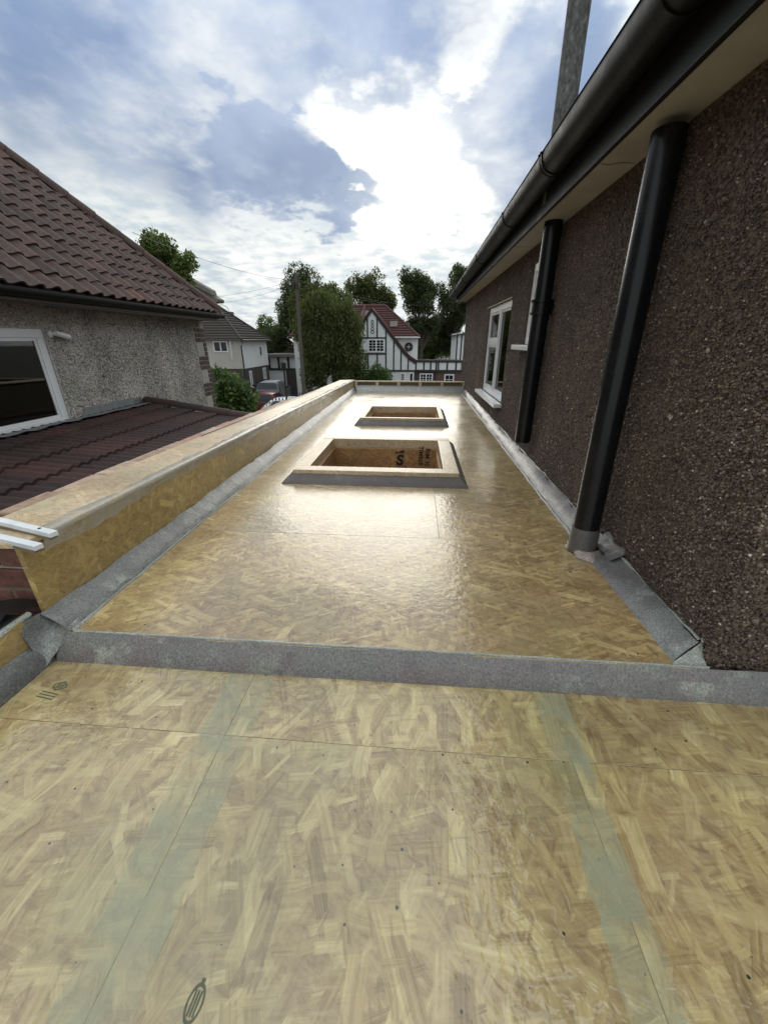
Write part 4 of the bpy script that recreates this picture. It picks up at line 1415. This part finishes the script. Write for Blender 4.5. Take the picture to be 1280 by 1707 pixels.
for x, z in ((-4.78, 3.02), (-2.15, 2.12)):
    y = TY + .2 + (z - zE) / sl
    vs = []
    for (ax_, dz_) in ((-.32, -.22), (.32, -.22), (.32, .22), (-.32, .22)):
        vs.append((x + ax_, y + dz_ / sl - .10, z + dz_ + .03))
    q = MB().add(vs + [(p[0], p[1] + .1, p[2] - .05) for p in vs], [(0, 1, 2, 3), (0, 1, 5, 4), (1, 2, 6, 5), (2, 3, 7, 6), (3, 0, 4, 7)])
    q.build('roof_window', 'stone_cap', troof)
MB().box(-2.2, .16, TY + .18, TY + .26, 1.02, 1.13).build('eaves_board', 'render_white', td)
# round window
rw = MB().lathe((-.80, TY + .60, .32), [(.22, .0), (.36, .0), (.36, -.08), (.22, -.08), (.22, .0)], 24, 'y').build('window', 'black_beam', td, smooth=40)
MB().lathe((-.80, TY + .58, .32), [(.0001, 0), (.22, 0), (.22, -.02), (.0001, -.02)], 24, 'y').build('pane', 'window_pane', rw)
MB().box(-.815, -.785, TY + .52, TY + .55, .14, .50).build('glazing_bar', 'white_pvc', rw)
MB().box(-.98, -.62, TY + .515, TY + .545, .305, .335).build('glazing_bar', 'white_pvc', rw)
# ground floor
window_far(td, 'y', TY + .02, -1, -1.45, -1.05, -2.45, -1.78, 1, 3, .08)
window_far(td, 'y', TY + .02, -1, -.68, -.32, -3.0, -1.75, 1, 1, .08)
# ---- garages
ga = thing('garage_block', 'low brick garage with flat roof and black and white timbered parapet', 'garage', (1.8, TY + 3, GZ))
MB().box(-.25, 1.55, TY + .1, TY + 6, GZ, -1.67).build('wall', 'brick_far_dark', ga)
MB().box(1.62, 3.95, TY + .12, TY + 6, GZ, -1.67).build('wall', 'brick_far', ga)
MB().box(-.19, 3.95, TY + .06, TY + .35, -1.50, -.78).build('parapet', 'render_white', ga)
MB().box(-.19, 3.95, TY + .351, TY + 6, -1.66, -.90).build('roof', 'tile_grey', ga)
for x in (-.13, .56, 1.14, 1.62, 1.80, 2.55, 3.30, 3.8):
    MB().box(x - .06, x + .06, TY, TY + .07, -1.50, -.90).build('timber_beam', 'black_beam', ga, bevel=.008, seg=1)
MB().box(-.19, 3.95, TY - .02, TY + .08, -.90, -.72).build('timber_beam', 'black_beam', ga, bevel=.01, seg=1)
MB().box(1.552, 1.618, TY + .04, TY + .5, GZ, -.9).build('drain_pipe', 'black_beam', ga)
window_far(ga, 'y', TY + .1, -1, .22, 1.36, -2.65, -1.80, 2, 3, .09)
window_far(ga, 'y', TY + .12, -1, 2.36, 3.20, -2.75, -1.85, 1, 2, .10)
# ---- white house at far right, mostly behind the brown wall
fh = thing('white_gabled_house', 'white timbered house end seen past the brown house corner', 'house', (5.2, 44, GZ))
MB().box(3.75, 9, 42, 49, GZ, 1.5).build('wall', 'render_white', fh)
MB().prism([(3.4, 1.30), (9.3, 1.30), (6.3, 1.9)], 41.8, 49.2, 'y').build('roof', 'tile_grey', fh)
for x in (3.78, 4.2, 4.62):
    MB().box(x - .06, x + .06, 41.95, 42.02, -2.0, 1.45).build('timber_beam', 'black_beam', fh)
tent = MB()
tent.add([(.1, 48, -1.75), (2.2, 48, -1.75), (2.2, 50, -1.75), (.1, 50, -1.75), (1.15, 49, -1.15)], [(0, 1, 4), (1, 2, 4), (2, 3, 4), (3, 0, 4)])
for x, y in ((.15, 48.05), (2.15, 48.05), (2.15, 49.95), (.15, 49.95)):
    tent.box(x - .03, x + .03, y - .03, y + .03, GZ, -1.75)
tag(tent.build('gazebo', 'car_white'), 'white pointed gazebo top showing above the garage roof', 'gazebo')

# ---- cream house with brick ground floor (left of the pole)
ch = thing('cream_house', 'cream rendered house with dark brick ground floor and brown hipped roof', 'house', (-16.5, 32.9, GZ))
MB().box(-21, -13.0, 30.2, 35.6, -1.13, .90).build('wall', 'render_cream', ch)
MB().box(-20.98, -13.02, 30.22, 35.58, GZ, -1.131).build('brick_base', 'brick_far_dark', ch)
MB().box(-13.0, -12.985, 30.21, 35.6, -1.13, .88).build('side_render', 'render_white', ch)
cr = MB()
cr.add([(-21.3, 29.85, .86), (-12.7, 29.85, .86), (-12.7, 35.9, .86), (-21.3, 35.9, .86), (-18.2, 32.9, 3.35), (-15.7, 32.9, 3.35)], [(0, 1, 5, 4), (1, 2, 5), (2, 3, 4, 5), (3, 0, 4), (0, 3, 2, 1)])
cro = cr.build('roof', 'tile_grey', ch)
for k in range(14):
    t = (k + .5) / 14
    z = .86 + 2.49 * t
    MB().box(-12.7 - 3.0 * t - .03, -12.7 - 3.0 * t + .05, 29.85 + 3.05 * t, 35.9 - 3.0 * t, z, z + .06).build('tile_course', 'tile_grey', cro)
    MB().box(-21.3 + 3.1 * t, -12.7 - 3.0 * t, 29.85 + 3.05 * t - .05, 29.85 + 3.05 * t + .03, z, z + .06).build('tile_course', 'tile_grey', cro)
MB().tube([(-12.7, 29.85, .89), (-15.7, 32.9, 3.38)], .08, 8).build('hip_tile', 'tile_dark', cro)
MB().tube([(-12.7, 35.9, .89), (-15.7, 32.9, 3.38)], .08, 8).build('hip_tile', 'tile_dark', cro)
MB().box(-16.1, -15.5, 35.0, 35.6, 1.5, 3.0).build('chimney', 'brick_far', cro)
MB().tube([(-12.62, 29.83, .82), (-12.62, 35.9, .82)], .06, 8).build('gutter', 'iron', ch)
MB().tube([(-12.75, 30.15, .75), (-12.90, 30.12, .45), (-12.90, 30.12, GZ)], .05, 8).build('downpipe', 'iron', ch)
window_far(ch, 'y', 30.2, -1, -15.05, -13.95, .02, .78, 2, 1, .08)
MB().box(-13.65, -13.60, 29.9, 29.98, -.5, .75).build('bracket', 'render_white', ch)
window_far(ch, 'x', -12.985, 1, 33.7, 34.25, -.35, .42, 1, 1, .07)
window_far(ch, 'x', -13.02, 1, 31.2, 31.65, -2.5, -1.35, 1, 2, .09)
window_far(ch, 'x', -13.02, 1, 34.1, 34.75, -2.2, -1.3, 2, 1, .09)
# ---- white outbuilding with timbers, left part behind the tree
ob = thing('timbered_porch', 'small white porch with black timbers behind the parked cars', 'porch', (-12.2, 38, GZ))
MB().box(-13.6, -9.6, 37.2, 40, GZ, -.55).build('wall', 'render_white', ob)
MB().box(-13.9, -9.4, 36.8, 40.2, -.54, -.30).build('roof', 'stone_cap', ob, bevel=.03)
for x in (-13.5, -12.6, -11.7, -10.6, -9.7):
    MB().box(x - .09, x + .09, 37.1, 37.21, -1.5, -.56).build('timber_beam', 'black_beam', ob)
MB().box(-13.6, -9.6, 37.09, 37.205, -1.66, -1.50).build('timber_beam', 'black_beam', ob)
MB().box(-12.0, -10.9, 37.12, 37.2, GZ, -1.67).build('door', 'brick_far_dark', ob)

# ---- utility pole with wires
up = thing('utility_pole', 'tall wooden utility pole with wires in front of the dark tree', 'utility pole', (-8.45, 30.0, GZ))
MB().tube([(-8.45, 30, GZ), (-8.42, 30, .5), (-8.38, 30, 4.98)], [.16, .135, .105], 12).build('pole', 'pole_wood', up, smooth=40)
MB().box(-8.60, -8.16, 29.94, 30.06, 4.52, 4.58).build('crossarm', 'pole_wood', up)
for dx_ in (-.17, .14):
    MB().box(-8.38 + dx_ - .08, -8.38 + dx_ + .08, 29.82, 29.98, 4.05, 4.42).build('junction_box', 'iron', up, bevel=.02)
for k in range(4):
    MB().box(-8.55 + (.02 if k % 2 else .16), -8.28 + (.02 if k % 2 else .16), 29.99, 30.01, 1.5 + k * .5, 1.53 + k * .5).build('step', 'iron', up)
for name_lab, a, b, sag in (('thin overhead wire from the pole to the cream house roof', (-8.5, 30, 4.55), (-22, 33, 3.9), .5),
                            ('thin overhead wire from the pole to the white house coping', (-8.5, 30, 4.40), (-18.5, 39.6, 4.0), .2),
                            ('thin overhead wire passing high towards the pantile roof', (-8.5, 30, 4.6), (-9.0, 14.0, 3.9), .3),
                            ('thin overhead wire from the pole to the timbered house', (-8.3, 30, 4.6), (-3.2, 39.4, 3.9), .25),
                            ('thin overhead wire from the pole to the trees behind', (-8.3, 30, 4.55), (4, 52, 4.8), .7),
                            ('steep stay wire dropping from the pole into the willow', (-8.3, 30, 4.5), (-5.6, 33.5, 1.2), .05)):
    pts = []
    va, vb = Vector(a), Vector(b)
    for k in range(15):
        t = k / 14
        p = va.lerp(vb, t)
        p.z -= sag * 4 * t * (1 - t)
        pts.append(p)
    tag(MB().tube(pts, .008, 5).build('overhead_wire', 'wire'), name_lab, 'wire')

# ---- cars
def car(name, label, cat, loc, rotz, body, profile, width, glass_span, roof_mat=None, wheel_x=(-1.25, 1.3)):
    """profile: (x, z) outline of the body side, x forward; tumblehome above the waist"""
    t = thing(name, label, cat, loc)
    t.rotation_euler = (0, 0, rotz)
    def put(m, nm, mat, parent=t, **kw):
        o = link(nm, m.mesh(nm, mat, **kw), parent)
        o.location = (0, 0, 0)
        return o
    waist = glass_span['waist']
    ztop_ = max(z for x, z in profile)
    def half(z):
        return width / 2 * (1 - .20 * max(0, (z - waist) / (ztop_ - waist)))
    m = MB()
    rings = [[(x, s * half(z) * f, z) for x, z in profile] for s, f in ((-1, .93), (-1, 1), (1, 1), (1, .93))]
    cx0 = sum(x for x, z in profile) / len(profile)
    rings[0] = [(cx0 + (x - cx0) * .985, y, .6 + (z - .6) * .985) for x, y, z in rings[0]]
    rings[3] = [(cx0 + (x - cx0) * .985, y, .6 + (z - .6) * .985) for x, y, z in rings[3]]
    rings = [rings[1], rings[2]]
    m.loft(rings)
    b_ = put(m, 'body', body, bevel=.05, smooth=35)
    g = glass_span
    for s in (-1, 1):
        for (xa, xb, xc, xd) in g['side']:
            z0, z1 = waist + .02, ztop_ - .12
            y0, y1 = s * (half(z0) + .006), s * (half(z1) + .006)
            put(MB().add([(xa, y0, z0), (xb, y0, z0), (xc, y1, z1), (xd, y1, z1)], [(0, 1, 2, 3)]), 'side_window', 'window_pane')
    for key in ('front', 'rear'):
        (xa, za), (xb, zb) = g[key]
        off = .012 if key == 'front' else -.012
        ya, yb = half(za) * .88, half(zb) * .86
        put(MB().add([(xa + off, -ya, za), (xa + off, ya, za), (xb + off, yb, zb), (xb + off, -yb, zb)], [(0, 1, 2, 3)]), 'windscreen', 'window_pane')
    if roof_mat:
        rx = g['roof']
        put(MB().box(rx[0], rx[1], -half(ztop_) * .82, half(ztop_) * .82, ztop_ + .004, ztop_ + .03), 'roof_panel', roof_mat, bevel=.012)
    xmax = max(x for x, z in profile)
    xmin = min(x for x, z in profile)
    for s in (-1, 1):
        put(MB().box(xmax - .12, xmax + .01, s * width * .40 - .16, s * width * .40 + .10 * s, .62, .78), 'headlight', 'headlamp', bevel=.02)
        put(MB().box(xmin - .01, xmin + .10, s * width * .42 - .10, s * width * .42 + .06 * s, .70, .95), 'tail_light', 'tail', bevel=.02)
        for wx in wheel_x:
            w = put(MB().lathe((wx, s * (width / 2 - .10), .32), [(.0001, -.11), (.24, -.11), (.32, -.08), (.32, .08), (.24, .11), (.0001, .11)], 20, 'y'), 'wheel', 'tyre', smooth=40)
            put(MB().lathe((wx, s * (width / 2 + .012), .32), [(.0001, -.01), (.21, -.01), (.21, .01), (.0001, .01)], 16, 'y'), 'rim', 'rim', w)
    put(MB().box(xmin - .016, xmin - .004, -.25, .25, .74, .86), 'number_plate', 'cream_edge')
    put(MB().box(xmax + .002, xmax + .014, -.25, .25, .42, .53), 'number_plate', 'white_pvc')
    for s in (-1, 1):
        put(MB().box(g['front'][0][0] - .15, g['front'][0][0] + .02, s * (width / 2 - .02), s * (width / 2 + .16), waist + .02, waist + .17), 'mirror', body, bevel=.03)
    return t
suv = [(-2.2, .35), (2.2, .35), (2.28, .62), (2.2, .95), (1.15, 1.08), (.45, 1.66), (-.2, 1.74), (-1.85, 1.70), (-2.2, 1.12), (-2.27, .7)]
hat = [(-1.95, .33), (1.95, .33), (2.02, .6), (1.9, .82), (.95, .98), (.25, 1.42), (-.35, 1.48), (-1.35, 1.42), (-1.9, 1.0), (-2.0, .65)]
gs_suv = dict(waist=1.06, side=[(-1.75, -.45, -.45, -1.6), (-.38, .95, .42, -.38)], front=((1.12, 1.10), (.47, 1.62)), rear=((-2.17, 1.14), (-1.88, 1.66)), roof=(-1.75, .35))
gs_hat = dict(waist=.96, side=[(-1.55, -.35, -.35, -1.15), (-.28, .82, .25, -.28)], front=((.93, .995), (.28, 1.39)), rear=((-1.87, 1.02), (-1.38, 1.39)), roof=(-1.2, .15))
car('parked_car', 'dark grey off-road car with pale roof parked beside the cream house', 'car', (-11.75, 32.8, GZ + .06), R(96), 'car_grey', suv, 1.9, gs_suv, 'car_silver')
car('parked_car', 'red car partly hidden between the dark grey car and the white car', 'car', (-11.0, 27.3, GZ + .08), R(178), 'car_red', hat, 1.72, gs_hat)
car('parked_car', 'white car parked on the road, its roof showing over the parapet', 'car', (-7.7, 25.2, GZ), R(2), 'car_white', hat, 1.75, gs_hat)

# ---- railings
def railing(label, x0, y0, x1, y1, top_, gap, base, rails, spike=True):
    t = thing('railing', label, 'railing', ((x0 + x1) / 2, (y0 + y1) / 2, base))
    va, vb = Vector((x0, y0, 0)), Vector((x1, y1, 0))
    L = (vb - va).length
    d = (vb - va).normalized()
    for rz in rails:
        MB().tube([(x0, y0, rz), (x1, y1, rz)], .018, 6).build('rail', 'iron', t)
    m = MB().tube([(0, 0, 0), (0, 0, top_ - base - .14)], .015, 5)
    if spike:
        m.lathe((0, 0, top_ - base - .14), [(.015, 0), (.045, .04), (.001, .16)], 5)
    me = m.mesh('bar', 'iron')
    n = int(L / gap)
    for k in range(n + 1):
        p = va + d * (L * k / n)
        o = link('bar', me, t)
        shift(o, (p.x, p.y, base))
    return t
railing('black spiked railing between the shrub and the parapet', -8.6, 19.0, -5.0, 19.2, -1.72, .16, GZ + .0, (-1.98, -3.6))
railing('black railing fence along the driveway beside the pole', -8.6, 28.3, -5.4, 28.4, -2.55, .15, GZ + .06, (-2.75, -3.7))
gp_ = thing('gate_post', 'thin black post with a dark lamp head beside the parked cars', 'post', (-6.95, 21.2, GZ))
MB().tube([(-6.95, 21.2, GZ), (-6.95, 21.2, -.55)], .05, 8).build('pole', 'iron', gp_)
MB().lathe((-6.95, 21.2, -.55), [(.05, 0), (.13, .04), (.15, .30), (.05, .42), (.001, .46)], 10).build('lamp_head', 'iron', gp_, smooth=40)
gp2 = thing('gate_arch', 'thin black arched gate frame in front of the dark grey car', 'gate', (-8.6, 21.0, GZ))
MB().tube([(-8.75, 21, GZ), (-8.75, 21, -1.55), (-8.66, 21, -1.36), (-8.5, 21, -1.30)], .035, 7).build('frame', 'iron', gp2)

# ---- trees
def leaves(cl, n, size, mat, name, droop=0.0, shell=.55):
    """leaf cards spread through clumps cl = [(centre, radii)], in twig groups so that gaps stay open"""
    vol = np.array([r[0] * r[1] * r[2] for _, r in cl]) ** .67
    vol /= vol.sum()
    V, Fc = [], []
    per = 7
    nt = max(1, n // per)
    idx = rng.choice(len(cl), nt, p=vol)
    u = rng.normal(size=(nt, 3))
    u /= np.linalg.norm(u, axis=1, keepdims=True)
    rad = rng.uniform(shell, 1.0, nt) ** .6 * (1 + rng.normal(0, .07, nt))
    cen = np.array([c for c, _ in cl])[idx]
    rr_ = np.array([r for _, r in cl])[idx]
    tw0 = cen + u * rad[:, None] * rr_
    p = np.repeat(tw0, per, 0) + rng.normal(0, size * 1.25, (nt * per, 3))
    if droop:
        p[:, 2] -= np.abs(rng.normal(0, droop, len(p)))
    N = len(p)
    nrm = rng.normal(size=(N, 3)) + np.array([0, 0, .5])
    nrm /= np.linalg.norm(nrm, axis=1, keepdims=True)
    a_ = np.cross(nrm, rng.normal(size=(N, 3)))
    a_ /= np.linalg.norm(a_, axis=1, keepdims=True)
    b_ = np.cross(nrm, a_)
    s = size * rng.uniform(.6, 1.4, (N, 1))
    if droop:
        a_ = a_ * .5 + np.array([0, 0, -1]) * .8
        a_ /= np.linalg.norm(a_, axis=1, keepdims=True)
    v = np.stack([p - a_ * s, p + b_ * s * .5, p + a_ * s, p - b_ * s * .5], 1)
    v[:, 2] += nrm * s * .25
    f = np.arange(N * 4).reshape(N, 4)
    return np_mesh(name, v.reshape(-1, 3), f, mat)

def tree(name, label, cat, base, top_, clumps, n, size, mat, trunk_r=.18, group=None, droop=0.0, shell=.5):
    t = thing(name, label, cat, base, group)
    bx_, by_, bz_ = base
    m = MB()
    fork = bz_ + (top_ - bz_) * .38
    m.tube([(bx_, by_, bz_), (bx_ + .1 * trunk_r, by_, (bz_ + fork) / 2), (bx_, by_, fork), (bx_ + .3 * trunk_r, by_, top_ - .15 * (top_ - bz_))], [trunk_r * 1.25, trunk_r, trunk_r * .85, trunk_r * .2], 9)
    for c, r in clumps:
        c = Vector(c)
        s = Vector((bx_, by_, fork - random.uniform(0, .12) * (top_ - bz_)))
        mid = s.lerp(c, .5) + Vector((0, 0, random.uniform(.05, .15) * (c - s).length))
        m.tube([s, mid, c], [trunk_r * .5, trunk_r * .28, trunk_r * .08], 6)
        for q in range(4):
            e = c + Vector((random.gauss(0, r[0] * .5), random.gauss(0, r[1] * .5), random.gauss(0, r[2] * .5)))
            m.tube([mid.lerp(c, random.uniform(.2, .9)), e], [trunk_r * .14, trunk_r * .04], 4)
    m.build('trunk', 'bark', t, smooth=50)
    o = link('crown', leaves(clumps, n, size, mat, 'crown', droop, shell), t)
    o.location = -world_loc(t)
    return t

def clumps(cx, cy, cz, rx, ry, rz, k, seed, cr=.42):
    rr = random.Random(seed)
    out = []
    for i in range(k):
        u = Vector((rr.gauss(0, 1), rr.gauss(0, 1), rr.gauss(0, 1))).normalized() * (rr.random() ** .45) * .78
        s = cr * rr.uniform(.65, 1.2)
        out.append(((cx + u.x * rx, cy + u.y * ry, cz + u.z * rz), (rx * s, ry * s, rz * s)))
    return out
# big dark tree behind the pole, left
tree('broadleaf_tree', 'big dark tree with open crown behind the utility pole', 'tree', (-12.2, 44, GZ), 7.2,
     clumps(-11.8, 44, 3.4, 3.3, 2.5, 3.7, 26, 1) + clumps(-15.2, 44, 1.6, 2.2, 1.6, 2.6, 12, 2), 38000, .11, 'leaf_dark', .22, 'trees beyond the road')
# willow-like tree in front of the timbered house
tree('willow_tree', 'dense drooping olive tree hiding the left side of the timbered house', 'tree', (-6.5, 32, GZ), 4.8,
     clumps(-6.7, 32, 1.4, 2.7, 1.6, 3.2, 56, 3, .36) + clumps(-5.4, 32, -.9, 1.6, 1.3, 2.4, 18, 4) + clumps(-7.9, 31.6, -1.2, 1.3, 1.0, 2.8, 16, 14) + clumps(-8.0, 32.2, 2.9, 1.2, 1.0, 1.2, 9, 51, .4) + clumps(-5.4, 32, 2.3, 1.1, 1.0, 1.3, 9, 52, .4), 95000, .088, 'leaf_olive', .2, 'trees beyond the road', .10)
tree('broadleaf_tree', 'leafy green tree between the utility pole and the red roof', 'tree', (-9.3, 41, GZ), 6.3,
     clumps(-9.6, 41, 3.4, 2.6, 1.8, 3.0, 26, 33, .38) + clumps(-7.6, 41, 3.6, 2.0, 1.5, 2.4, 14, 34, .40), 32000, .11, 'leaf_olive', .16, 'trees beyond the road')
tree('broadleaf_tree', 'rounded tree rising behind the red roof of the timbered house', 'tree', (-6.4, 54, GZ), 9.0,
     clumps(-6.6, 54, 6.1, 2.7, 2, 2.9, 18, 5, .36) + clumps(-3.8, 54, 5.0, 1.9, 1.5, 1.9, 8, 6), 13000, .13, 'leaf_olive', .25, 'trees beyond the road')
tree('broadleaf_tree', 'tall open tree with sky showing through between the red roof and brown house', 'tree', (.4, 50, GZ), 9.2,
     clumps(-.2, 50, 5.9, 3.1, 2.4, 3.4, 22, 7, .30) + clumps(.3, 50, 2.2, 2.6, 2, 2.4, 12, 8, .34) + clumps(2.9, 50, 5.4, 1.8, 1.6, 2.6, 9, 9, .34), 24000, .115, 'leaf_dark', .17, 'trees beyond the road', 0, .2)
tree('broadleaf_tree', 'dense dark tree right behind the garages beside the brown house', 'tree', (4.8, 54, GZ), 9.0,
     clumps(4.9, 54, 5.6, 2.4, 2, 3.4, 16, 10) + clumps(3.6, 55, 1.6, 3.0, 2, 2.6, 14, 11), 28000, .125, 'leaf_dark', .18, 'trees beyond the road')
tree('broadleaf_tree', 'shadowy low tree growing behind the garage roof', 'tree', (2.0, 58, GZ), 4.2,
     clumps(1.9, 58, .4, 3.6, 2, 3.2, 18, 12), 16000, .13, 'leaf_mid', .2, 'trees beyond the road')
tree('broadleaf_tree', 'yellow green tree top showing above the pantile hip', 'tree', (-13.6, 22.5, GZ), 6.3,
     clumps(-13.2, 22.5, 4.75, 1.2, 1.0, 1.4, 16, 13, .34) + clumps(-12.1, 22.5, 4.3, .9, .8, 1.3, 10, 23, .36), 6200, .085, 'leaf_mid', .14, 'trees beyond the road')
tree('broadleaf_tree', 'small round tree behind the cream house roof', 'tree', (-17.4, 47, GZ), 3.4,
     clumps(-16.6, 47, 1.6, 2.0, 1.4, 1.8, 11, 15), 8000, .10, 'leaf_mid', .16, 'trees beyond the road')
for lab, bx_, by_, h_, r_ in (('bright low hedge shrub in front of the swept gable', -2.9, 33.0, -1.05, 1.25), ('low green shrub at the foot of the willow', -4.8, 32.5, -.75, 1.2)):
    tree('shrub', lab, 'shrub', (bx_, by_, GZ), h_, clumps(bx_, by_, (GZ + h_) / 2 + .35, r_, .9, (h_ - GZ) / 2 - .2, 12, int(-bx_ * 10)), 9000, .07, 'leaf_bright', .06, 'shrubs in the front garden')
tree('laurel_shrub', 'tall large-leaved shrub beside the brick corner of the grey house', 'shrub', (-5.1, 11.2, GZ), .40,
     clumps(-5.25, 11.2, -.85, .62, .5, 1.40, 20, 17) + clumps(-4.75, 11.0, -1.6, .45, .45, .9, 8, 18), 7000, .072, 'leaf_bright', .05)
# far wood that reads as one mass
fm = []
for k in range(46):
    x = -75 + k * 3.6 + random.uniform(-1, 1)
    fm.append(((x, 110 + random.uniform(-6, 6), random.uniform(-2.5, .6)), (4.2, 3, random.uniform(2.6, 4.4))))
tw_o = link('far_wood', leaves(fm, 26000, .34, 'leaf_dark', 'far_wood', 0, .1))
kind(tag(tw_o, 'far line of dark trees closing the view', 'trees'), 'stuff')
